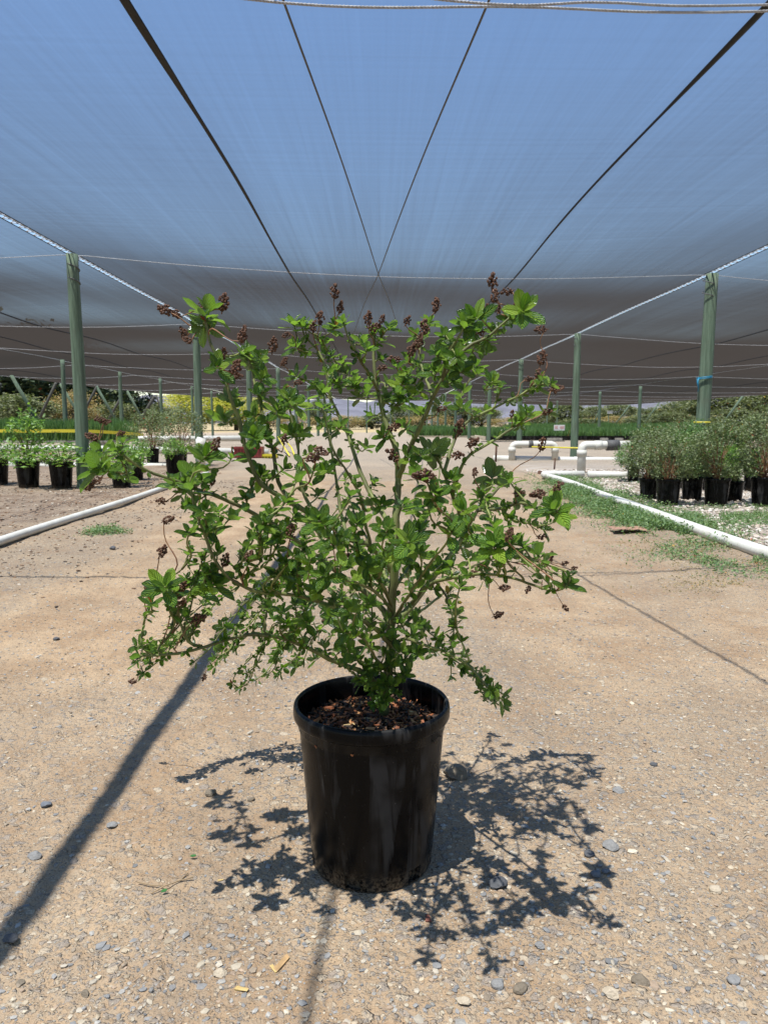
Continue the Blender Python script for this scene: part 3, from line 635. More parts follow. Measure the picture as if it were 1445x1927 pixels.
# sign and white box on a stake
p = at(1052, 805, 36.2); s = empty('notice_board', (p.x, 36.2, p.z - 0.13), 'white notice board with faded red lettering behind the right bed', 'sign')
A = Acc(); A.box((0, 0, 0.13), (0.53, 0.02, 0.28)); A.make('board', M['white'], s, smooth=False)
A = Acc()
for x in (-0.2, -0.15, -0.10, 0.05, 0.10, 0.15, 0.20): A.box((x, -0.013, 0.14), (0.02, 0.006, 0.11)); A.box((x + 0.014, -0.013, 0.19), (0.026, 0.005, 0.02)); A.box((x + 0.012, -0.0125, 0.10), (0.03, 0.005, 0.015))
A.make('lettering', M['redink'], s, smooth=False)
A = Acc(); A.tube([(-0.2, 0.03, -0.6), (-0.2, 0.03, 0.25)], 0.02); A.tube([(0.2, 0.03, -0.6), (0.2, 0.03, 0.25)], 0.02); A.make('leg', M['post'], s)
p = at(1147, 776, 60); s = empty('white_box_on_stake', (p.x, 60, 0), 'small white box on a thin stake among the far right bushes', 'nest box')
A = Acc(); A.box((0, 0, p.z), (0.36, 0.25, 0.18)); A.box((0, 0, p.z + 0.11), (0.42, 0.32, 0.03)); A.make('box', M['white'], s, smooth=False)
A = Acc(); A.tube([(-0.1, 0, -0.1), (-0.1, 0, p.z - 0.08)], 0.035); A.make('stake', M['post'], s)

# ------------------------------------------------------------------ leaves as templates
LEAFQ = (np.array([(0, 0, 0), (0.5, -0.24, 0.04), (0.5, 0, 0), (0.5, 0.24, 0.04), (1, 0, -0.1)]), np.array([(0, 1, 2, 2), (0, 2, 3, 3), (1, 4, 2, 2), (2, 4, 3, 3)]))
LEAFT = (LEAFQ[0], np.array([(0, 1, 2), (0, 2, 3), (1, 4, 2), (2, 4, 3)]))
def rand_leaves(pos, size, r, up=0.5, out=None):
    n = len(pos); X = r.normal(size=(n, 3)); X[:, 2] = X[:, 2] * 0.5 + 0.2
    if out is not None: X = X * 0.7 + out
    N = r.normal(size=(n, 3)) * 0.7; N[:, 2] += up * 2
    Mx = frames(X, N) * (size * r.uniform(0.65, 1.25, n))[:, None, None]
    V, F = inst(LEAFT[0], LEAFT[1], Mx, pos); col = np.repeat(r.random((n, 3)), 5, 0); return V, F, col
def clump_points(r, n, rad, nc, spread=0.2, zc=0.0, bottom=-0.7):
    c = []
    while len(c) < nc:
        v = r.uniform(-1, 1, 3)
        if 0.15 < np.linalg.norm(v) < 1.0 and v[2] > bottom: c.append(v / max(np.linalg.norm(v), 0.05) * np.linalg.norm(v) ** 0.55)
    c = np.array(c); k = r.integers(0, nc, n); w = r.uniform(0.5, 1.3, nc)[k][:, None]
    p = c[k] + r.normal(size=(n, 3)) * spread * w * np.array([1, 1, 0.8]); return p * np.array(rad) + np.array([0, 0, zc]), c * np.array(rad) + np.array([0, 0, zc])
# seedling beds: dense green grass-like plants nobody could count
def bed(name, x0, x1, y0, y1, z0, z1, n, seed, lab, mat='grass_leaf'):
    r = np.random.default_rng(seed); X = r.uniform(x0, x1, n); Y = y0 + (y1 - y0) * r.random(n) ** 1.5; h = (z1 - z0) * r.uniform(0.55, 1.0, n) * (0.8 + 0.4 * vnoise(X * 1.2, Y * 1.2, seed))
    T = np.array([(-0.5, 0, 0), (0.5, 0, 0), (0.25, 0, 0.6), (-0.1, 0, 1.0)]); F = np.array([(0, 1, 2, 3)])
    a = r.uniform(0, np.pi, n); w = 0.045; Mx = np.zeros((n, 3, 3)); Mx[:, 0, 0] = np.cos(a) * w; Mx[:, 1, 0] = np.sin(a) * w; Mx[:, 1, 1] = w
    Mx[:, 0, 2] = r.normal(size=n) * 0.08; Mx[:, 1, 2] = r.normal(size=n) * 0.08; Mx[:, 2, 2] = h
    V, Fq = inst(T, F, Mx, np.stack([X, Y, np.full(n, z0)], 1))
    return tag(build(name, V, Fq, M[mat], col=np.repeat(r.random((n, 3)), 4, 0), smooth=False), lab, 'seedlings', kind='stuff')
bed('seedling_bed', 5.2, 24, 36, 50, 0.20, 0.66, 42000, 1, 'long low bed of dense green seedlings on the right beyond the pipes')
bed('seedling_bed', 1.9, 5.6, 44, 54, 0.1, 0.75, 9000, 2, 'small dark green seedling bed near the far end of the right posts')
bed('seedling_bed', -19, -8.6, 23.6, 26.5, 0.30, 1.02, 22000, 3, 'tall green plants standing on the left bench')
bed('seedling_bed', -24, -11.6, 32, 36, 0.30, 1.05, 16000, 4, 'second bench of green plants farther back on the left')
bed('seedling_bed', 9.5, 24, 52, 58, 0.3, 0.95, 12000, 6, 'raised green seedling bed at far right behind the potted shrubs')
def trays(x0, x1, y, z, lab):
    A = Acc(); x = x0; r = random.Random(x0)
    while x < x1:
        w = r.uniform(0.5, 0.62); A.box((x + w / 2, y + r.uniform(0, .1), z / 2 + 0.03), (w - 0.04, 0.35, z)); x += w
    tag(A.make('black_trays', M['pot'], smooth=False), lab, 'trays', kind='stuff')
trays(5.1, 24, 35.9, 0.20, 'row of black trays under the front of the right seedling bed')
b = empty('plant_bench', (-13.8, 24.4, 0), 'low weathered bench carrying tall green plants on the left', 'bench')
A = Acc(); A.box((0, 0.6, 0.27), (10.4, 2.8, 0.06)); A.make('bench_top', M['bench'], b, smooth=False)
for x in (-5, -2.5, 0, 2.5, 5):
    A = Acc(); A.box((x, -0.7, 0.12), (0.12, 0.12, 0.26)); A.make('leg', M['bench'], b, smooth=False)
for i, (x0, x1) in enumerate(((1030, 1056), (1130, 1142), (1158, 1170))):
    a, c_ = at(x0, 829, 34.5), at(x1, 829, 34.5); A = Acc(); A.box(((a.x + c_.x) / 2, 34.5, 0.08), (c_.x - a.x, 0.3, 0.16))
    tag(A.make('concrete_block', M['bench'], smooth=False), ['long pale block at the bed edge left of a right post', 'small pale block at the bed edge right of the second right post', 'pale block at the bed edge nearest the right shrubs'][i], 'block')
# ground cover: low weeds along the right pipe
def weeds(name, pts, n, seed, lab, h=0.05, mat='weed_leaf', s=0.02):
    r = np.random.default_rng(seed); P = []
    for (px, py, rx, ry, w) in pts:
        g = on_ground(px, py); m = int(n * w); P.append(np.stack([g.x + r.normal(size=m) * rx, g.y + r.normal(size=m) * ry, r.random(m) ** 2 * h], 1))
    P = np.concatenate(P); P[:, 2] += ground_z(P[:, 0], P[:, 1]); P = P[vnoise(P[:, 0] * 5, P[:, 1] * 3, seed) > 0.40]
    V, F, col = rand_leaves(P, s, r, 0.8); return tag(build(name, V, F, M[mat], col=col, smooth=False), lab, 'weeds', kind='stuff')
weeds('weed_mat', [(1080, 915, .20, .7, .18), (1110, 935, .22, .55, .2), (1150, 955, .22, .5, .17), (1200, 975, .2, .45, .14), (1250, 990, .22, .35, .1), (1310, 1010, .14, .25, .05), (1060, 905, .15, .6, .08)], 62000, 1, 'green weed mat along the road side of the long right pipe', 0.07, 'weed_leaf', 0.026)
weeds('weed_mat', [(1400, 985, .5, .3, .3), (1340, 975, .3, .25, .15), (1430, 965, .35, .25, .2), (1120, 905, .4, .5, .15), (1170, 900, .35, .5, .1)], 30000, 2, 'patchy green weeds on the pale gravel behind the long right pipe', 0.04)
weeds('weed_mat', [(1340, 1040, .2, .3, .18), (1400, 1070, .2, .2, .18), (1440, 1050, .12, .2, .1), (1240, 1035, .1, .15, .06), (195, 1000, .12, .1, .25), (1290, 1055, .15, .15, .1)], 8000, 3, 'sparse weeds and dry leaves at the road edges', 0.04)
weeds('dry_litter', [(1330, 1065, .35, .16, .3), (1280, 1035, .3, .25, .25), (1400, 1100, .3, .12, .25), (1180, 1000, .2, .2, .12)], 5000, 4, 'brown dry plant litter between the road and the long right pipe', 0.012, 'dry_bush', 0.014)
A = Acc(); p = on_ground(1180, 1002)
r = np.random.default_rng(3); gx_, gy_ = np.meshgrid(np.linspace(-0.13, 0.13, 10), np.linspace(-0.09, 0.09, 8)); zz = 0.012 + 0.02 * vnoise(gx_ * 18, gy_ * 18, 5)
ii = (np.arange(7)[:, None] * 10 + np.arange(9)[None]).ravel()
V = np.stack([gx_.ravel() * (1 + .2 * r.normal(size=80) * .3), gy_.ravel(), zz.ravel()], 1); V2 = V - (0, 0, 0.002); F = np.stack([ii, ii + 1, ii + 11, ii + 10], 1)
o = build('cardboard_scrap', np.concatenate([V, V2]), np.concatenate([F, F[:, ::-1] + 80]), plain('brown_cardboard', (0.36, 0.20, 0.13), 0.9)); o.location = p + Vector((0, 0, 0.01)); tag(o, 'crumpled brown cardboard scrap at the edge of the weeds on the right', 'scrap')

# ------------------------------------------------------------------ nursery pots
POTH, POTR = 0.321, 0.15
def pot_mesh(seg=72):
    prof = [(0.1145, 0.0), (0.1165, 0.004), (0.1185, 0.030), (0.1195, 0.034), (0.1290, 0.15), (0.1385, 0.270), (0.1388, 0.274), (0.1410, 0.276), (0.1418, 0.290),
            (0.1440, 0.2925), (0.1475, 0.2935), (0.1497, 0.297), (0.1502, 0.303), (0.1500, 0.312), (0.1488, 0.3175), (0.1465, 0.3205), (0.1435, 0.321), (0.1412, 0.3195),
            (0.1400, 0.316), (0.1385, 0.300), (0.1372, 0.285), (0.1350, 0.250), (0.1300, 0.20)]
    hole = lambda i, j: i == 1 and (j % 12) in (0, 1, 2)      # drain slots round the foot
    V, F = lathe(prof, seg, lambda i, j: hole(i, j)); A = Acc(); A.add(V, F)
    A.add(*lathe([(0.1145, 0.0), (0.0, 0.0005)], seg)); V2, F2 = lathe([(0.106, 0.001), (0.1075, 0.034)], seg); A.add(V2, F2)
    for j0 in range(0, seg, 12):                               # side walls and top of each slot
        for jj in (j0, j0 + 3):
            a = 2 * np.pi * jj / seg; c, s = math.cos(a), math.sin(a)
            A.add([(0.1165 * c, 0.1165 * s, 0.004), (0.106 * c, 0.106 * s, 0.004), (0.1075 * c, 0.1075 * s, 0.030), (0.1185 * c, 0.1185 * s, 0.030)], np.array([(0, 1, 2, 3)]))
        a = np.array([2 * np.pi * (j0 + q) / seg for q in range(4)])
        A.add(np.concatenate([np.stack([0.1185 * np.cos(a), 0.1185 * np.sin(a), 0 * a + 0.030], 1), np.stack([0.1075 * np.cos(a), 0.1075 * np.sin(a), 0 * a + 0.030], 1)]), np.array([(q, q + 1, q + 5, q + 4) for q in range(3)]))
    return A
bx = at(700, 1640, 1.37).x; POT = Vector((bx, 1.37, 0.0))
hero = empty('potted_shrub', POT, 'large leafy shrub with dry seed heads in a black pot, standing on the road', 'potted shrub')
pot = pot_mesh().make('pot', M['pot'], hero); pot.rotation_euler = (0, 0, math.radians(5.5)); POTME = pot.data
r = np.random.default_rng(11)
rr = np.linspace(0, 0.136, 30); aa = np.linspace(0, 2 * np.pi, 90, endpoint=False); RR, AA = np.meshgrid(rr, aa, indexing='ij')
SX, SY = RR * np.cos(AA), RR * np.sin(AA); SZ = 0.276 + 0.020 * (vnoise(SX * 38 + 9, SY * 38, 1) - 0.5) + 0.012 * (vnoise(SX * 120, SY * 120, 2) - 0.5) - 0.012 * (RR / 0.136) ** 4
F = np.array([(i * 90 + j, i * 90 + (j + 1) % 90, (i + 1) * 90 + (j + 1) % 90, (i + 1) * 90 + j) for i in range(29) for j in range(90)])
build('soil', np.stack([SX.ravel(), SY.ravel(), SZ.ravel()], 1), F[:, ::-1], M['soil'], hero)
CH = (np.array([(-1, -.3, 0), (1, -.25, 0), (1.1, .2, 0), (-.9, .3, 0), (-1, -.3, .25), (1, -.25, .2), (1.1, .2, .3), (-.9, .3, .2)]), np.array([(0, 3, 2, 1), (4, 5, 6, 7), (0, 1, 5, 4), (1, 2, 6, 5), (2, 3, 7, 6), (3, 0, 4, 7)]))
n = 1500; a = r.uniform(0, 2 * np.pi, n); q = 0.132 * np.sqrt(r.random(n)); P = np.stack([q * np.cos(a), q * np.sin(a), 0.279 - 0.012 * (q / 0.136) ** 4 + 0.010 * r.random(n)], 1)
X = r.normal(size=(n, 3)); X[:, 2] *= 0.35; N = r.normal(size=(n, 3)); N[:, 2] += 1.2
V, F = inst(CH[0], CH[1], frames(X, N) * r.uniform(0.003, 0.0105, n)[:, None, None], P)
cols = np.array([(0.44, 0.16, 0.06), (0.28, 0.095, 0.04), (0.55, 0.27, 0.11), (0.055, 0.035, 0.025), (0.035, 0.022, 0.016), (0.10, 0.05, 0.03), (0.60, 0.42, 0.20)])
ci = r.choice(7, n, p=[.2, .2, .1, .18, .17, .12, .03])
tag(build('bark_mulch', V, F, M['chips'], hero, col=np.repeat(cols[ci] * r.uniform(.7, 1.2, (n, 1)), 8, 0), smooth=False), kind='stuff')

# ------------------------------------------------------------------ the shrub itself
inv = lambda p: Vector(p) - POT
def P3(px, py, d): return at(px, py, 1.37 + d)
STEMS = [
 ('trunk', .0098, .0080, [(722, 1345, 0), (733, 1262, 0), (737, 1190, .01), (741, 1110, 0), (742, 1050, -.01)]),
 ('main_stem', .0085, .0022, [(742, 1052, -.01), (746, 970, 0), (749, 900, .02), (745, 850, .03), (728, 795, .05), (712, 735, .06), (704, 670, .07), (706, 622, .07)]),
 ('branch', .0062, .0020, [(739, 1078, 0), (700, 1032, -.03), (655, 1016, -.06), (607, 984, -.09), (549, 950, -.12), (503, 925, -.14), (480, 903, -.15), (463, 855, -.16), (449, 798, -.16), (434, 761, -.17), (420, 713, -.17), (403, 667, -.18), (389, 628, -.18), (386, 592, -.18)]),
 ('branch', .0060, .0022, [(740, 1205, 0), (722, 1150, .02), (690, 1115, .03), (655, 1090, .03), (600, 1049, .02), (518, 988, -.01), (482, 970, -.03), (430, 945, -.06), (387, 927, -.08), (330, 905, -.11), (290, 890, -.13), (250, 868, -.15), (218, 845, -.16)]),
 ('branch', .0052, .0018, [(716, 1300, 0), (690, 1268, -.02), (631, 1247, -.05), (590, 1225, -.08), (530, 1200, -.11), (470, 1192, -.13), (420, 1202, -.15), (380, 1215, -.17), (320, 1228, -.20), (262, 1234, -.22)]),
 ('branch', .0045, .0018, [(735, 1215, 0), (700, 1180, -.07), (640, 1148, -.13), (560, 1122, -.18), (480, 1112, -.22), (430, 1088, -.24), (405, 1055, -.25), (385, 1005, -.26), (368, 955, -.27), (358, 915, -.27)]),
 ('branch', .0030, .0016, [(380, 1215, -.17), (355, 1208, -.18), (341, 1174, -.19), (323, 1150, -.2), (311, 1108, -.21)]),
 ('branch', .0070, .0022, [(743, 1170, 0), (770, 1140, .02), (812, 1086, .05), (849, 1037, .08), (873, 1000, .1), (897, 961, .12), (930, 925, .13), (955, 897, .14)]),
 ('branch', .0042, .0020, [(873, 1000, .1), (862, 960, .08), (850, 930, .06), (835, 890, .04), (820, 852, .03)]),
 ('branch', .0034, .0018, [(897, 961, .12), (940, 957, .04), (984, 945, -.06), (1024, 962, -.16), (1063, 971, -.24)]),
 ('branch', .0060, .0018, [(742, 1055, -.01), (738, 998, .05), (715, 960, .08), (689, 915, .12), (656, 825, .16), (636, 785, .17), (616, 742, .18), (613, 709, .18), (599, 663, .19), (573, 632, .2), (567, 608, .2)]),
 ('branch', .0034, .0014, [(700, 1034, -.03), (687, 985, -.06), (679, 942, -.08), (656, 895, -.1), (629, 849, -.12), (616, 810, -.12), (606, 765, -.12)]),
 ('branch', .0040, .0016, [(549, 950, -.12), (524, 909, -.1), (514, 860, -.1), (500, 804, -.1), (491, 761, -.09), (483, 730, -.09), (474, 696, -.08), (466, 664, -.08)]),
 ('branch', .0036, .0016, [(607, 984, -.09), (575, 935, -.07), (564, 880, -.06), (562, 845, -.06), (552, 805, -.05), (543, 760, -.04)]),
 ('branch', .0034, .0014, [(655, 1016, -.06), (639, 960, -.03), (630, 890, 0), (621, 832, .01), (613, 780, .02), (608, 735, .03)]),
 ('branch', .0055, .0018, [(749, 900, .02), (772, 842, -.02), (792, 795, -.05), (815, 749, -.08), (832, 712, -.1), (850, 680, -.1), (882, 652, -.1), (915, 636, -.1), (945, 610, -.1), (966, 592, -.1)]),
 ('branch', .0035, .0016, [(832, 712, -.1), (842, 670, -.13), (858, 640, -.15), (874, 612, -.16)]),
 ('branch', .0034, .0016, [(815, 749, -.08), (800, 710, -.02), (790, 670, .03), (796, 630, .05), (806, 605, .06)]),
 ('branch', .0034, .0016, [(712, 735, .06), (695, 700, 0), (672, 665, -.05), (655, 632, -.06), (646, 606, -.06)]),
 ('branch', .0036, .0016, [(835, 890, .04), (850, 840, .07), (874, 800, .1), (924, 772, .14), (974, 747, .17), (1014, 727, .2)]),
 ('branch', .0036, .0015, [(850, 930, .06), (866, 880, .03), (885, 852, .04), (919, 832, .06), (967, 802, .09), (999, 787, .12), (1034, 775, .14)]),
 ('branch', .0042, .0014, [(775, 1134, .02), (800, 1105, -.03), (850, 1087, -.12), (905, 1080, -.20), (974, 1089, -.28), (1041, 1110, -.35), (1068, 1100, -.37)]),
 ('branch', .0038, .0013, [(741, 1212, 0), (765, 1203, -.05), (797, 1214, -.11), (843, 1229, -.15), (885, 1256, -.18), (919, 1293, -.2), (947, 1318, -.21)]),
 ('branch', .0026, .0012, [(812, 1086, .05), (838, 1120, .03), (850, 1160, .01), (853, 1200, 0), (850, 1240, -.01)]),
 ('branch', .0040, .0014, [(739, 1150, 0), (712, 1085, -.14), (675, 1040, -.28), (635, 1005, -.38), (600, 980, -.47)]),
 ('branch', .0036, .0014, [(712, 1085, -.14), (725, 1050, -.28), (745, 1030, -.40), (770, 1020, -.48)]),
 ('branch', .0038, .0014, [(739, 1150, 0), (715, 1120, -.10), (680, 1098, -.2), (645, 1090, -.28), (610, 1080, -.33)]),
 ('branch', .0038, .0014, [(740, 1165, 0), (770, 1120, -.10), (800, 1070, -.2), (830, 1030, -.28), (850, 1000, -.33)]),
 ('branch', .0040, .0014, [(741, 1120, 0), (720, 1070, .12), (690, 1010, .22), (665, 960, .3), (650, 900, .36)]),
 ('branch', .0040, .0014, [(741, 1110, 0), (775, 1050, .12), (800, 980, .22), (820, 920, .3), (830, 850, .36)]),
 ('branch', .0036, .0014, [(738, 1180, 0), (700, 1155, .12), (650, 1120, .22), (600, 1090, .3), (560, 1060, .34)]),
 ('branch', .0036, .0014, [(738, 1190, 0), (780, 1160, .12), (830, 1120, .2), (880, 1070, .26), (930, 1050, .3)]),
 ('branch', .0034, .0014, [(728, 1260, 0), (712, 1240, -.05), (700, 1225, -.10), (680, 1200, -.16), (650, 1190, -.2)]),
]
R_ = [392,585,378,614,396,619,471,679,460,659,571,611,555,650,630,616,409,690,494,713,554,707,432,747,491,744,417,784,477,784,534,736,548,750,522,770,477,821,386,860,363,897,437,860,500,818,565,809,610,886,491,894,605,795,642,679,622,668,616,699,593,724,636,719,
629,613,553,609,573,613,556,649,490,673,496,736,546,749,520,769,613,666,626,696,593,726,666,722,702,712,669,712,639,716,679,639,716,636,732,616,785,683,772,676,805,609,782,629,835,629,845,656,859,683,875,613,895,599,905,649,888,666,872,699,822,666,
749,756,729,749,772,749,759,722,789,736,799,706,673,746,623,772,550,815,566,812,490,819,536,882,470,859,590,885,812,849,792,855,822,928,849,902,865,766,832,756,706,905,696,948,732,998,719,948,653,978,629,981,673,982,583,975,533,1011,496,981,573,1015,
772,958,805,952,849,975,905,932,912,1021,789,998,759,948,926,897,946,901,958,904,904,932,860,932,923,958,942,952,1000,952,1044,958,1063,971,1028,996,977,939,926,719,942,729,914,773,993,776,977,789,1016,713,1038,722,815,856,831,846,796,776,748,741,
984,585,955,601,926,624,872,608,885,640,917,646,844,655,895,687,863,671,901,700,913,1022,928,1028,949,1049,983,1055,980,1022,958,1019,910,1070,916,1095,843,1116,779,1107,830,1070,870,1028,879,1049,794,1089,730,1165,751,1168,700,1168,724,1229,782,1174,
776,1192,800,1177,770,1229,788,1226,824,1201,873,1235,870,1262,913,1265,913,1284,931,1293,949,1308,931,1317,952,1329,916,1308,690,1284,672,1284,715,1302,849,1275,1068,1098,849,1140,861,1156,855,1174,849,1204,712,1098,690,1074,678,1095,760,1016,791,955,
675,1125,721,1189,678,1174,311,1104,293,1098,285,1133,327,1107,403,1098,433,1113,387,1134,418,1220,442,1217,403,1238,363,1247,400,1256,253,1244,281,1238,302,1241,257,1217,293,1217,266,1268,311,1217,336,1201,357,1198,348,1159,464,1268,436,1290,451,1296,
479,1281,500,1270,521,1271,570,1247,518,1238,555,1253,494,1205,525,1220,549,1214,506,1192,351,946,369,943,387,958,357,1000,409,991,400,1003,390,994,357,1037,384,1052,409,1040,397,1070,412,961,436,970,497,985,476,994,494,1019,518,949,518,967,461,937,
473,918,531,1000,512,1022,570,1028,585,976,555,967,598,985,531,1077,500,1089,525,1098,558,1083,509,1125,488,1122,476,1122,503,1140,576,1131,555,1137,628,1128,479,1192,427,1165,418,1180,494,1174,540,1168,585,1168,594,1189,549,1192,700,1300,742,1288,690,1262,762,1268,722,1318,706,1328,748,1305,668,1270,735,1245,712,1262,755,1245,720,1285,579,1204,637,1180,
655,1189,646,1217,625,1244,610,1083,363,1107,369,1083,351,1089,190,848,232,832,183,880,203,885,239,892,229,868,172,862,332,912,362,895,345,905,380,905,340,925,690,655,720,672,745,690,760,705,690,735,735,720,655,700,600,640,840,700,870,735,850,720,
820,700,780,720,700,780,720,820,760,800,690,840,640,800,560,760,585,850,640,860,660,930,600,930,560,900,540,940,780,890,800,900,770,860,870,960,880,990,930,990,960,975,1000,985,1010,1040,850,1060,820,1110,770,1060,790,1040,700,1060,640,1060,600,1110,
570,1150,620,1160,660,1150,700,1135,640,1130,530,1150,460,1150,440,1185,560,1185,610,1215,690,1215,690,1250,740,1200,756,1225,668,1240,590,1240]
BIG = {(190, 848), (183, 880), (386, 860), (363, 897), (403, 1098), (311, 1104), (812, 849), (553, 609), (392, 585), (471, 679), (332, 912), (1044, 958), (928, 1028), (983, 1055), (418, 1220), (984, 585), (895, 599), (363, 1107), (580, 1010), (926, 897)}
SEEDS = [(310,583,-25,1),(421,568,80,1.2),(378,578,60,.7),(345,625,-60,.8),(352,640,-20,.7),(420,665,70,.8),(458,628,75,1),(514,648,80,1),(535,680,50,.8),(602,598,85,1.1),(590,615,80,.9),(538,631,30,.7),(630,548,85,1.1),(641,577,80,.9),
 (693,598,80,1),(705,615,10,1),(719,600,70,.7),(767,603,60,.8),(820,573,85,1.1),(798,615,80,1.2),(790,640,75,1),(775,658,65,1),(740,676,0,.9),(720,692,10,.7),(927,528,85,1.1),(931,556,80,.9),(953,549,15,.8),(915,583,80,.8),(937,580,80,.7),(973,577,80,.9),(1016,620,0,1),
 (900,624,0,.8),(1020,672,75,1.2),(1012,702,60,.8),(1048,731,10,1.1),(995,713,10,.7),(444,690,60,1),(430,705,30,.8),(448,708,0,.7),(172,822,-20,1),(188,790,0,.8),(202,794,10,.7),(228,815,10,.6),(165,915,30,1),(182,905,30,.8),(304,943,0,.8),(318,978,20,.8),(407,835,60,1),
 (400,900,80,.9),(306,1037,60,.9),(345,1103,60,.8),(278,1103,60,.6),(374,1165,20,1.1),(340,1132,0,1),(425,1053,70,.9),(470,1045,60,.8),(250,1282,0,.8),(384,1275,70,.8),(653,1047,30,.8),(627,1015,80,1),(548,1000,80,1),(617,1167,10,1),(605,850,-20,.8),(588,862,0,.8),
 (742,803,20,1),(865,803,80,1.2),(862,857,0,1.2),(832,770,10,.7),(738,856,-40,1.2),(795,895,0,1.1),(890,832,30,1),(893,888,80,.6),(963,778,80,.6),(977,928,0,.8),(1020,835,80,1.1),(1050,915,30,.8),(1010,930,10,1),(1036,1047,70,1),(1020,1066,10,.9),(1063,1060,20,.7),
 (1080,1070,20,.7),(1064,1145,-50,.8),(993,1110,70,.8),(950,1106,10,1),(938,1157,20,1),(888,1080,30,1),(1030,775,20,.8),(536,826,80,.7),(562,720,0,.6),(1020,1010,0,.8),(958,1005,60,.8),(330,590,-30,.8)]

r = np.random.default_rng(77)
SK = []                                             # skeleton samples: position, direction, radius, pixel
twigs = Acc(); TW = []
LF = {'pos': [], 'x': [], 'n': [], 's': [], 'v': []}
def leaf(p, x, nrm, s, v=0): LF['pos'].append(tuple(p)); LF['x'].append(tuple(x)); LF['n'].append(tuple(nrm)); LF['s'].append(s); LF['v'].append(v)
def fascicle(p, d, s, n):
    d = Vector(d).normalized(); a0 = r.uniform(0, 6.28); u = d.orthogonal().normalized(); w = d.cross(u)
    for q in range(n):
        a = a0 + q * 2.4 + r.normal() * 0.3; rad = u * math.cos(a) + w * math.sin(a); th = math.radians(r.uniform(45, 80))
        x = d * math.cos(th) + rad * math.sin(th); x.z += 0.12
        nn = d * math.sin(th) - rad * math.cos(th) + Vector((0, 0, 0.55)); leaf(p, x, nn, s * r.uniform(0.7, 1.2), 1 if r.random() < 0.6 else 0)
def rosette(p, d, s, n=7):
    d = Vector(d).normalized(); d = (d + Vector((0, -0.12, 0.55))).normalized(); a0 = r.uniform(0, 6.28); u = d.orthogonal().normalized(); w = d.cross(u)
    for q in range(n):
        a = a0 + q * 2.4 + r.normal() * 0.15; rad = u * math.cos(a) + w * math.sin(a); f = q / max(1, n - 1)
        th = math.radians(78 - 50 * f + r.normal() * 8); x = d * math.cos(th) + rad * math.sin(th)
        nn = d * math.sin(th) - rad * math.cos(th); leaf(Vector(p) - d * (0.010 * (1 - f)), x, nn, s * (1.08 - 0.5 * f) * r.uniform(0.85, 1.12), 0)
def resample(path, step):
    P = np.array([tuple(p) for p in path]); s = np.concatenate([[0], np.cumsum(np.linalg.norm(np.diff(P, axis=0), axis=1))])
    m = max(3, int(s[-1] / step) + 1); t = np.linspace(0, s[-1], m); return np.stack([np.interp(t, s, P[:, i]) for i in range(3)], 1), s[-1]
def dress(P, rad, s, dens):
    """small leaves in tufts along a shoot"""
    for i in range(1, len(P) - 1):
        if r.random() < dens:
            d = Vector(P[i + 1] - P[i - 1]).normalized(); u = d.orthogonal().normalized(); a = r.uniform(0, 6.28); side = (u * math.cos(a) + d.cross(u) * math.sin(a))
            fascicle(Vector(P[i]) + side * rad, side + d * 0.4 + Vector((0, 0, 0.3)), s * r.uniform(0.7, 1.15), int(r.integers(2, 5)))
for si, (nm, r0, r1, pts) in enumerate(STEMS):
    path = catmull([inv(P3(*p)) for p in pts], 6)
    P, L = resample(path, 0.012); m = len(P); wv = np.cumsum(r.normal(size=(m, 3)), axis=0) * 0.0006; wv -= np.linspace(0, 1, m)[:, None] * wv[-1]; P = P + wv
    rad = np.linspace(r0, r1, m) * (1 + 0.10 * r.normal(size=m) * (np.arange(m) % 3 == 0)); A = Acc(); A.tube(P, rad, 10)
    A.make(nm, M['stem'], hero)
    for i in range(2, m): SK.append((P[i], P[i] - P[i - 1], rad[i]))
    if pts[-1][2] <= -0.45:
        dress(P[int(m * .3):], 0.003, 0.018, 0.6)
        for q in np.linspace(m * 0.45, m - 6, 5): rosette(P[int(q)] + r.normal(size=3) * 0.022, P[int(q)] - P[int(q) - 2], 0.024, 6)
    if nm != 'trunk':
        dress(P[int(m * .18):], 0.003, 0.0145, 0.46)
        e = P[-1]; rosette(e, P[-1] - P[-3], 0.030, 7)
    else: dress(P[int(m * .45):], 0.006, 0.018, 0.35)
base = np.array(inv(P3(735, 1262, 0)))
SKP = [s[0] for s in SK]
def attach(tpx, tpy, bias, near_only=False):
    A = np.array(SKP); t0 = np.array(inv(P3(tpx, tpy, 0)))
    dd = np.hypot(A[:, 0] - t0[0], A[:, 2] - t0[2]); rb = np.linalg.norm((A - base)[:, [0, 2]], axis=1); rt = np.linalg.norm((t0 - base)[[0, 2]])
    cost = dd + 0.9 * np.clip(rb - rt + 0.015, 0, None) + np.clip(A[:, 2] - t0[2], 0, None) * 0.5 + r.random(len(A)) * bias
    cost += 0.05 * (dd < 0.012); i = int(np.argmin(cost)); return i, A[i], dd[i]
def twig(i, a, b, r0=0.0017, r1=0.0011, mat=None, lift=0.0, acc=None):
    d0 = Vector(SK[i][1]).normalized(); a, b = Vector(a), Vector(b); L = (b - a).length
    m1 = a + (d0 * 0.5 + (b - a).normalized() * 0.5) * L * 0.35; m2 = a.lerp(b, 0.72) + Vector((r.normal(), r.normal(), r.normal() - 0.6 + lift)) * L * 0.05
    P, L_ = resample(catmull([a, m1, m2, b], 5), 0.010); rr = np.linspace(r0, r1, len(P))
    if acc is None: TW.append((L_, P, rr))
    else: acc.append((P, rr))
    return P
T = [(R_[i], R_[i + 1]) for i in range(0, len(R_), 2)]
T.sort(key=lambda p: math.hypot(p[0] - 735, p[1] - 1200))
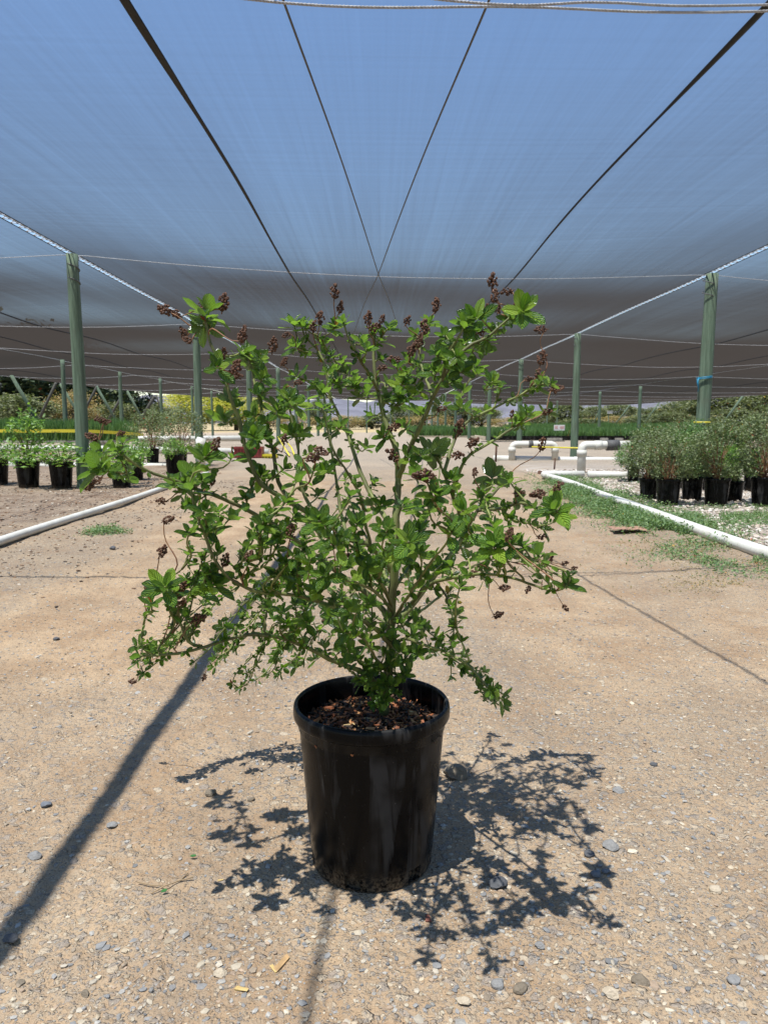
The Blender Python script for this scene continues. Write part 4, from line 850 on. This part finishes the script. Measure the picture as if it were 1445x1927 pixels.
for (px, py) in T:
    i, a, dd = attach(px, py, 0.035); da = a[1]; lim = 0.42 * math.sqrt(max(0.08, 1 - ((px - 660) / 480) ** 2))
    foot = py > 1240 and 660 < px < 775; dep = float(np.clip(da + r.normal() * (0.035 + 0.55 * dd), -lim, lim)) if not foot else float(r.uniform(-0.06, -0.02)); b = inv(P3(px, py, dep))
    P = twig(i, a, b, 0.0019, 0.0012)
    for q in range(2, len(P)): SK.append((P[q], P[q] - P[q - 1], 0.0013)); SKP.append(P[q])
    dress(P, 0.002, 0.0150, 0.50)
    big = (px, py) in BIG; droop = py > 1255 and px > 860
    rosette(b, P[-1] - P[-3], (0.043 if big else r.uniform(0.022, 0.033)) * (0.75 if droop or py > 1240 else 1), int(r.integers(6, 10)) + (2 if big else 0))
# a few more shoots in the thick lower middle, towards and away from the camera
for q in range(34):
    px, py = r.normal() * 130 + 640, r.normal() * 70 + 1110
    if py > 1235 or not 430 < px < 900: continue
    i, a, dd = attach(px, py, 0.12); dep = float(np.clip(a[1] + r.normal() * 0.14, -0.40, 0.40)); b = inv(P3(px, py, dep)); P = twig(i, a, b)
    dress(P, 0.002, 0.015, 0.4); rosette(b, P[-1] - P[-3], r.uniform(0.020, 0.029), int(r.integers(5, 8)))
TW.sort(key=lambda q: -q[0])
for q, (L_, P, rr) in enumerate(TW):
    if q < 60: A = Acc(); A.tube(P, rr, 6); A.make('twig', M['twig'], hero)
    else: twigs.tube(P, rr, 6)
tag(twigs.make('twigs', M['twig'], hero), kind='stuff')
# leaf blades
def leaf_template(wd, curl, fold, nt=8):
    ts = np.linspace(0, 1, nt) ** 0.9; vs = np.array([-1, -.5, 0, .5, 1]); V, UV = [], []
    for t in ts:
        w = wd * max(0.0, math.sin(math.pi * t ** 1.05)) ** 0.52 if 0 < t < 1 else (0.012 if t == 0 else 0.004)
        for v in vs:
            V.append((0.06 + t * 0.94, v * w, fold * abs(v) ** 1.2 * w - curl * t * t + 0.02 * math.sin(t * 9) * abs(v))); UV.append((t, 0.5 + 0.5 * v))
    V += [(0, -.008, 0), (0, .008, 0)]; UV += [(0, .5), (0, .5)]
    F = [(i * 5 + j, (i + 1) * 5 + j, (i + 1) * 5 + j + 1, i * 5 + j + 1) for i in range(nt - 1) for j in range(4)] + [(nt * 5, 1, 3, nt * 5 + 1)]
    return np.array(V), np.array(F), np.array(UV)
LT = [leaf_template(0.240, 0.14, 0.24), leaf_template(0.29, 0.05, 0.25), leaf_template(0.225, 0.28, 0.32), leaf_template(0.250, -0.05, 0.2)]
pos, X, N, s, v = (np.array(LF[k]) for k in ('pos', 'x', 'n', 's', 'v')); A = Acc()
kind = np.where(v == 1, 1, r.choice([0, 2, 3], len(pos)))
for k in range(4):
    m = kind == k
    if not m.any(): continue
    V, F = inst(LT[k][0], LT[k][1], frames(X[m], N[m]) * s[m][:, None, None], pos[m]); nv = len(LT[k][0])
    tint = r.random((m.sum(), 3)); tint[:, 1] = np.where(s[m] > 0.022, tint[:, 1] ** 0.8, tint[:, 1] ** 1.6)
    A.add(V, F, uv=np.tile(LT[k][2], (m.sum(), 1)), col=np.repeat(tint, nv, 0))
A.make('foliage', M['leaf'], hero)
print('leaves', len(pos))
# dry seed heads on reddish stalks
import bmesh
bm = bmesh.new(); bmesh.ops.create_icosphere(bm, subdivisions=1, radius=1.0); BV = np.array([q.co[:] for q in bm.verts]); BF = np.array([[q.index for q in f.verts] for f in bm.faces]); bm.free()
heads = []
for i in range(7):
    n = 46; z = r.uniform(-1, 1, n); a = r.uniform(0, 6.28, n); w = np.sqrt(np.clip(1 - z * z, 0, 1)) * r.uniform(0.45, 1.0, n) * (1.05 - 0.25 * z)
    P = np.stack([w * np.cos(a) * 0.0074, w * np.sin(a) * 0.0074, z * 0.0098], 1); sz = r.uniform(0.0013, 0.0024, n)
    Mx = np.eye(3)[None] * sz[:, None, None]; A = Acc(); V, F = inst(BV, BF, Mx, P); A.add(V, F)
    for p in P[::2]: A.tube([(0, 0, p[2] * 0.6 - 0.003), tuple(p)], 0.0004, 3, False)
    A.tube([(0, 0, -0.014), (0, 0, 0.011)], 0.0009, 5)
    h = A.make('seed_head', M['seed'], hero, smooth=False); heads.append(h)
SKA = len(SKP)
for q, (px, py, ang, sc) in enumerate(SEEDS):
    i, a, dd = attach(px, py + 12 if not (px > 900 and py > 1120) else py - 75, 0.02); b = inv(P3(px, py, float(a[1] + r.normal() * 0.012 - 0.045 * (450 < px < 900))))
    an = math.radians(ang); ax = Vector((math.cos(an), 0.15 * r.normal(), math.sin(an)))
    if ax.dot(b - Vector(a)) < 0: ax = -ax
    sc *= 1.10; st_ = []; P = twig(i, a, b - ax * 0.010 * sc, 0.0013, 0.0008, acc=st_, lift=0.5)
    h = heads[q] if q < 7 else heads[q % 7].copy()
    if q >= 7: link(h, hero)
    h.location = b; h.rotation_mode = 'QUATERNION'; h.rotation_quaternion = ax.to_track_quat('Z', 'Y'); h.scale = (sc * 0.95, sc * 0.95, sc * 1.1)
    Mi = (Matrix.Translation(b) @ ax.to_track_quat('Z', 'Y').to_matrix().to_4x4() @ Matrix.Diagonal((sc * 0.95, sc * 0.95, sc * 1.1, 1))).inverted()
    V, F = tube(st_[0][0], st_[0][1], 5); V = np.array([(Mi @ Vector(v))[:] for v in V]); build('stalk', V, F, M['red_twig'], h)

# ------------------------------------------------------------------ the other potted shrubs
def shrub_foliage(seed, n, rad, nc, size, mat, zc, spread=0.16):
    r = np.random.default_rng(seed); P, c = clump_points(r, n, rad, nc, spread, zc); P = P[P[:, 2] > (0.335 if mat != 'lime_leaf' else 0.27)]
    V, F, col = rand_leaves(P, size, r); me = build('foliage', V, F, M[mat], col=col, smooth=False); S_ = Acc()
    for q in c[:26]:
        m = Vector((q[0] * 0.35, q[1] * 0.35, 0.3 + (q[2] - 0.3) * 0.55)); S_.tube(catmull([(q[0] * 0.08, q[1] * 0.08, 0.27), m, tuple(q)], 3), [0.006, 0.0055, 0.005, 0.0045, 0.004, 0.003, 0.002], 5)
    st = S_.make('stems', M['red_twig'] if mat == 'shrub_leaf' else M['twig']); d = (me.data, st.data)
    bpy.data.objects.remove(me); bpy.data.objects.remove(st); return d
protoR = [shrub_foliage(i, 5200, (0.29, 0.29, 0.35), 70, 0.031, 'shrub_leaf', 0.60) for i in range(3)] + [shrub_foliage(9, 4200, (0.27, 0.27, 0.30), 60, 0.032, 'lime_leaf', 0.58)]
protoR.append(shrub_foliage(12, 4600, (0.29, 0.27, 0.32), 65, 0.031, 'grass_leaf', 0.60))
def potted(px, by, wpx, kind, lab, seed, group, sc=1.0, hs=1.0, hide=False):
    g = on_ground(px, by); g.y += 0.12 * (not hide); z = gz(g.x, g.y); e = empty('potted_shrub', (g.x, g.y, z * 0.5), lab, 'potted shrub', group, rz=seed * 1.3)
    s = wpx / FPX * g.y / 0.30
    p = link(bpy.data.objects.new('pot', POTME), e); p.scale = (s, s, s * 1.02)
    so = Acc(); a = np.linspace(0, 2 * np.pi, 24, endpoint=False); so.add(np.concatenate([[(0, 0, 0.285 * s)], np.stack([0.134 * s * np.cos(a), 0.134 * s * np.sin(a), 0 * a + 0.275 * s], 1)]), np.array([(0, 1 + i, 1 + (i + 1) % 24) for i in range(24)])); so.make('soil', M['soil'], e)
    for nm, me in (('foliage', kind[0]), ('stems', kind[1])):
        o = link(bpy.data.objects.new(nm, me), e); o.scale = (sc, sc, hs); o.location.z = 0.30 * (s - hs) if hs != 1.0 else 0.0
    return e
GR = 'potted shrubs on the pale gravel right of the road'
for i, a in enumerate([
    (1196, 908, 24, 4, 'potted shrub with a white tag on its pot, leftmost of the right group', 0.85),
    (1226, 942, 36, 0, 'small leaved shrub in a black pot, second from the left in the right group', 0.92),
    (1264, 955, 47, 1, 'grey green shrub in a streaked black pot, front left of the right group', 1.0),
    (1309, 944, 42, 4, 'shrub in a black pot half hidden between the two front pots of the right group', 0.95),
    (1356, 956, 49, 2, 'tallest grey green shrub in the front black pot at the centre of the right group', 1.05),
    (1389, 946, 36, 3, 'brighter green shrub in a black pot behind the front pot of the right group', 0.9),
    (1447, 957, 52, 0, 'large shrub in a black pot cut by the right picture edge', 1.1),
    (1245, 920, 34, 2, 'grey green shrub whose pot hides behind the front left pots of the right group', 0.95),
    (1290, 918, 34, 0, 'shrub in the back row directly in front of the nearest right post', 0.95),
    (1335, 922, 36, 1, 'shrub in the back row behind the centre pot of the right group', 0.95),
    (1382, 920, 36, 4, 'darker green shrub in the back row right of the centre of the right group', 0.95),
    (1425, 925, 38, 2, 'shrub in the back row near the right picture edge', 1.05)]):
    e = potted(a[0], a[1], a[2], protoR[a[3]], a[4], i + 1, GR, 0.90, a[5] * (0.80, 0.98, 0.84, 1.0, 0.90)[i % 5])
    if i == 0:
        A = Acc(); A.box((-0.02, -0.15, 0.27), (0.09, 0.004, 0.05)); t_ = A.make('plant_tag', M['white'], e, smooth=False); t_.rotation_euler = (0, 0, -1.3)
tallL = shrub_foliage(31, 560, (0.22, 0.2, 0.42), 34, 0.068, 'lime_leaf', 0.66, 0.18)
lowL = shrub_foliage(32, 800, (0.34, 0.25, 0.17), 34, 0.055, 'lime_leaf', 0.42, 0.22)
thinL = shrub_foliage(33, 3000, (0.50, 0.42, 0.42), 60, 0.042, 'shrub_leaf', 0.66, 0.16)
GL = 'potted shrubs left of the road'
potted(47, 917, 45, tallL, 'tall bright green leafy plant in a black pot at the left', 3, GL)
potted(110, 919, 45, lowL, 'low sprawling plant in a black pot beside the tall bright green one', 5, GL, 1.6)
potted(224, 919, 40, lowL, 'low plant in a black pot behind the left tip of the big shrub', 8, GL, 0.9)
potted(250, 904, 36, lowL, 'small potted plant just behind another pot left of the long cream pipe', 2, GL, 0.8)
potted(326, 895, 36, lowL, 'short leafy plant in a black pot nearest to the white standpipe', 6, GL, 0.7)
potted(338, 878, 26, thinL, 'airy grey green shrub behind the white standpipe on the left', 4, GL, 1.1, 1.15)
potted(285, 873, 26, thinL, 'airy grey green shrub left of the one behind the standpipe', 9, GL, 1.1, 1.1)
potted(-12, 912, 45, lowL, 'potted plant mostly cut by the left picture edge', 7, GL)

# ------------------------------------------------------------------ trees and bushes beyond the yard
def crown_mesh(seed, mat, n, nc, size, spread=0.17):
    r = np.random.default_rng(seed); P, c = clump_points(r, n, (1, 1, 1), nc, spread, 0, -0.95)
    V, F, col = rand_leaves(P, size, r); o = build('crown', V, F, M[mat], col=col, smooth=False); me = o.data; bpy.data.objects.remove(o)
    A = Acc()
    for q in c[:14]:
        A.tube(catmull([(0, 0, -1.0), (q[0] * .3, q[1] * .3, -0.5), tuple(q * 0.9)], 3), [0.03, 0.027, 0.024, 0.02, 0.018, 0.012, 0.008], 5)
    o = A.make('limbs', M['bark']); lm = o.data; bpy.data.objects.remove(o); return me, lm
CR = {'dark_tree': [crown_mesh(s_, 'dark_tree', 11000, 70, 0.125) for s_ in (1, 2)], 'yellow_tree': [crown_mesh(3, 'yellow_tree', 11000, 80, 0.09, 0.2)],
      'olive_tree': [crown_mesh(s_, 'olive_tree', 11000, 75, 0.11) for s_ in (4, 5, 6)], 'dry_bush': [crown_mesh(7, 'dry_bush', 7000, 70, 0.09, 0.2)]}
def tree(kind, px, Y, wpx, top, lab, cat='tree', group=None, base=None, seed=0):
    p = at(px, 796, Y); zt = 0.85 + (796 - top) / FPX * Y; rx = wpx / 2 / FPX * Y; zb = 0.1 * zt if cat == 'bush' else 0.16 * zt
    e = empty({'tree': 'tree', 'bush': 'bush'}[cat], (p.x, Y, 0), lab, cat, group, rz=seed * 2.1)
    cm = CR[kind][seed % len(CR[kind])]; rz_ = (zt - zb) / 2; cz = zb + rz_
    for nm, me in (('crown', cm[0]), ('limbs', cm[1])):
        o = link(bpy.data.objects.new(nm, me), e); o.scale = (rx, rx * 0.85, rz_ * 1.02); o.location.z = cz
    A = Acc(); A.tube([(0, 0, -0.3), (0.03 * rx, 0, zb + 0.4), (0, 0, cz)], [0.07 * rx + 0.06, 0.05 * rx + 0.05, 0.03 * rx + 0.03], 8); A.make('trunk', M['bark'], e)
    return e
G1, G2, G3 = 'dark evergreen trees behind the left benches', 'olive green trees beyond the right beds', 'brush along the far end of the yard'
for i, a in enumerate([
 ('dark_tree', -50, 52, 260, 600, 'huge dark tree at the left picture edge'), ('dark_tree', 70, 60, 210, 640, 'dense dark tree behind the leftmost slanting brace'),
 ('dark_tree', 165, 66, 170, 660, 'dark tree directly behind the nearest left post'), ('dark_tree', 232, 70, 118, 690, 'round dark tree at the right end of the dark row, beside the sky gap')]): tree(*a, 'tree', G1, seed=i)
for i, a in enumerate([('yellow_tree', 368, 82, 130, 738, 'broad yellow blossoming tree right of the sky gap', 'tree'), ('yellow_tree', 445, 88, 120, 746, 'yellow blossoming tree right behind the second left post', 'tree'),
 ('yellow_tree', 283, 76, 60, 779, 'low yellow flowering mound below the sky gap', 'bush')]): tree(*a[:6], a[6], 'yellow blossoming trees', seed=i)
for i, a in enumerate([('olive_tree', 40, 46, 130, 748, 'olive brush under the dark trees at far left', 'bush'), ('dry_bush', 140, 50, 100, 740, 'brownish pink flowering brush left of the nearest left post', 'bush'),
 ('olive_tree', 215, 55, 90, 762, 'olive bush at the foot of the round dark tree', 'bush'), ('olive_tree', 292, 70, 60, 762, 'small olive bush in the sky gap', 'bush'), ('dry_bush', 505, 100, 90, 752, 'pale leafless brush at the end of the yard, left of the middle', 'bush'),
 ('olive_tree', 597, 105, 50, 756, 'small round green tree at the end of the road', 'tree'), ('dry_bush', 560, 95, 80, 782, 'orange tinted brush left of the small round green tree', 'bush'), ('dry_bush', 640, 96, 90, 783, 'orange tinted brush right of the small round green tree', 'bush'),
 ('olive_tree', 700, 105, 90, 782, 'low green brush straight down the road', 'bush'), ('olive_tree', 765, 108, 70, 768, 'small green bush just right of the road end', 'bush'), ('dry_bush', 800, 100, 100, 782, 'dry grassy brush behind the first right seedling bed', 'bush'),
 ('olive_tree', 850, 110, 80, 763, 'grey green tree behind the far right road posts', 'tree'), ('olive_tree', 905, 112, 70, 768, 'grey green bush below the mauve hill', 'bush'), ('dry_bush', 960, 105, 90, 786, 'low straw coloured brush below the mauve hill', 'bush')]): tree(*a[:6], a[6], G3, seed=i)
for i, a in enumerate([('olive_tree', 1015, 100, 56, 776, 'small olive bush right of the mauve hill', 'bush'), ('olive_tree', 1062, 96, 84, 760, 'olive tree behind the notice board', 'tree'), ('olive_tree', 1112, 104, 70, 767, 'olive tree right of the second right road post', 'tree'),
 ('olive_tree', 1163, 108, 72, 763, 'rounded olive tree behind the white box on a stake', 'tree'), ('olive_tree', 1222, 100, 80, 770, 'lower olive tree left of the nearest right post', 'tree'), ('olive_tree', 1290, 92, 110, 752, 'wide olive tree directly behind the nearest right post', 'tree'),
 ('olive_tree', 1352, 80, 120, 735, 'big olive tree right of the nearest right post', 'tree'), ('olive_tree', 1425, 76, 130, 722, 'tallest olive tree near the right picture edge', 'tree'), ('olive_tree', 1490, 70, 120, 715, 'olive tree cut by the right picture edge', 'tree'),
 ('olive_tree', 1095, 88, 90, 789, 'low olive brush behind the right seedling bed, left part', 'bush'), ('dry_bush', 1150, 90, 110, 784, 'straw coloured brush below the white box on a stake', 'bush'), ('olive_tree', 1215, 84, 90, 782, 'low olive brush behind the slanting braces on the right', 'bush'),
 ('olive_tree', 1262, 78, 80, 778, 'olive bush touching the nearest right post on its left', 'bush'), ('olive_tree', 1370, 68, 110, 772, 'olive bush at the foot of the tallest olive trees', 'bush')]): tree(*a[:6], a[6], G2, seed=i)

# ------------------------------------------------------------------ single stones, twigs and leaves on the road
BR = []
for V, F in BIGROCKS:
    o = build('stone', V, F, M['stone'], col=np.full((len(V), 3), 0.3)); BR.append(o.data); bpy.data.objects.remove(o)
def stone(px, py, w, h, col, lab, seed, flat=0.6):
    g = on_ground(px, py); V, F = BIGROCKS[seed % 6]; s = w / FPX * g.y * 1.1 / 2; t_ = h / w
    rr_ = np.random.default_rng(seed); Q = V * np.array([s, s * rr_.uniform(.7, .95), s * flat]) * (1 + 0.05 * rr_.normal(size=(len(V), 1)) * 0)
    a = rr_.uniform(-0.5, 0.5); Q = Q @ np.array([[math.cos(a), math.sin(a), 0], [-math.sin(a), math.cos(a), 0], [0, 0, 1]])
    o = build('stone', Q, F, M['stone'], col=np.tile(np.array(col), (len(V), 1)), smooth=False); o.location = (g.x, g.y, gz(g.x, g.y) + s * flat * 0.45); tag(o, lab, 'stone', 'single stones lying on the road')
DK, GY_, BN, TN, BL = (0.10, 0.10, 0.105), (0.25, 0.24, 0.23), (0.20, 0.16, 0.115), (0.50, 0.41, 0.30), (0.16, 0.17, 0.19)
for i, a in enumerate([
 (88, 1517, 21, 16, BL, 'smooth dark blue oval pebble on the left of the dark stripe shadow'), (22, 1776, 30, 14, DK, 'dark flat stone inside the stripe shadow at the left edge'), (415, 1840, 26, 18, TN, 'pale cream rounded stone near the bottom left of the pot'),
 (162, 1876, 22, 20, BN, 'brown grey pointed stone near the bottom left corner'), (40, 1857, 16, 10, BN, 'small brown stone nearest the bottom left corner'), (398, 1501, 22, 11, BN, 'flat brown grey stone left of the leaf shadow'),
 (473, 1510, 15, 12, BN, 'small dark brown stone just left of the leaf shadow'), (212, 1557, 20, 14, GY_, 'angular grey stone beside the stripe shadow'), (66, 1615, 26, 12, GY_, 'flat grey stone low on the left'),
 (858, 1466, 48, 22, BN, 'large brown stone half in shade just right of the pot'), (1108, 1618, 20, 16, DK, 'dark rounded stone at the tip of the right leaf shadow'), (1121, 1654, 22, 18, BL, 'blue grey stone right of the leaf shadow, left one of a touching pair'),
 (1139, 1652, 17, 14, BL, 'blue grey stone right of the leaf shadow, right one of a touching pair'), (936, 1670, 36, 15, DK, 'long dark stone in the right leaf shadow'), (1148, 1602, 30, 12, GY_, 'flat grey stone right of the leaf shadow'),
 (1015, 1796, 20, 17, GY_, 'rounded grey stone casting a short shadow below the leaf shadow'), (822, 1822, 18, 16, GY_, 'grey stone at the bottom tip of the leaf shadow'), (937, 1858, 28, 14, GY_, 'wide grey stone near the bottom edge right of the pot'),
 (978, 1868, 34, 28, BN, 'large brown grey stone at the bottom edge right of the pot'), (873, 1896, 26, 26, TN, 'pale angular stone at the bottom edge below the pot'), (1204, 1858, 34, 16, BN, 'long brown stone low on the right'),
 (1148, 1886, 32, 18, TN, 'pale flat stone low on the right near the bottom edge'), (1380, 1849, 28, 15, GY_, 'flat grey stone near the bottom right corner'), (1346, 1676, 25, 14, TN, 'cream flat stone on the right of the picture'),
 (107, 1203, 12, 8, DK, 'small black stone on the bare tan dirt at the left'), (213, 1031, 14, 6, DK, 'small black clod near the long cream pipe'), (1163, 1493, 22, 12, GY_, 'blue grey flat stone right of the upper leaf shadow'),
 (555, 1345, 8, 10, GY_, 'small grey pebble just left of the pot rim'), (1050, 1342, 14, 9, TN, 'small cream stone behind the drooping branch tip'), (1230, 1440, 16, 8, DK, 'small dark stone far to the right of the pot')]): stone(*a, i)
def litter(name, px, py, L, wd, th, ang, mat, lab, cat, curl=0.0):
    g = on_ground(px, py); V, F, UV = leaf_template(wd / L / 2, 0.0, curl, 6); Q = V * L; Q2 = Q - (0, 0, th); nV = len(V)
    o = build(name, np.concatenate([Q, Q2]), np.concatenate([F, F[:, ::-1] + nV]), mat); o.location = (g.x, g.y, gz(g.x, g.y) + 0.006); o.rotation_euler = (0.1, -0.06, math.radians(ang)); tag(o, lab, cat)
gl = plain('fallen_leaf_green', (0.045, 0.15, 0.03), 0.4); wc = plain('split_wood', (0.44, 0.27, 0.12), 0.7, 0.25, 60); yw = plain('yellow_chip', (0.55, 0.38, 0.14), 0.7)
litter('fallen_leaf', 357, 1621, 0.014, 0.007, 0.0006, 0, gl, 'small green fallen leaf lying left of the leaf shadow', 'leaf', 0.2)
litter('fallen_leaf', 303, 1693, 0.013, 0.008, 0.0006, 40, gl, 'small green fallen leaf beside a broken twig', 'leaf', 0.2)
for i, (px, py, L, w, ang, m, lab) in enumerate(((530, 1822, .034, .010, 62, wc, 'brown wood splinter near the bottom below the pot'), (515, 1832, .018, .005, -55, yw, 'thin yellow wood chip touching the brown splinter'), (455, 1871, .020, .007, -15, yw, 'yellow wood chip near the bottom edge left of the pot'),
    (805, 1730, .018, .010, 95, plain('red_bark', (0.20, 0.07, 0.045), 0.8), 'dark red bark chip in the leaf shadow below the pot'), (415, 1660, .009, .004, 20, yw, 'tiny yellow chip left of the pot foot'))):
    g = on_ground(px, py); V, F = CH; r2 = np.random.default_rng(i); Q = V * np.array([L / 2, w * 1.6, w * 1.2]) + r2.normal(size=V.shape) * 0.0006
    o = build('wood_chip', Q, F, m, smooth=False); o.location = (g.x, g.y, gz(g.x, g.y) + 0.001); o.rotation_euler = (0, 0, math.radians(ang)); tag(o, lab, 'wood chip')
A = Acc(); g = on_ground(325, 1672); z = gz(g.x, g.y) + 0.004
for pts in (((-.03, -.03, z), (-.01, -.012, z + .003), (.012, .008, z), (.022, .028, z + .002)), ((-.01, -.012, z + .003), (-.035, -.006, z), (-.065, .004, z)), ((.012, .008, z), (.035, .012, z + .004))): A.tube([Vector(p) for p in pts], 0.0012, 6)
o = A.make('broken_twig', plain('dry_straw', (0.36, 0.25, 0.14), 0.8)); o.location = (g.x, g.y, 0); tag(o, 'thin broken twig on the road left of the pot foot', 'twig')
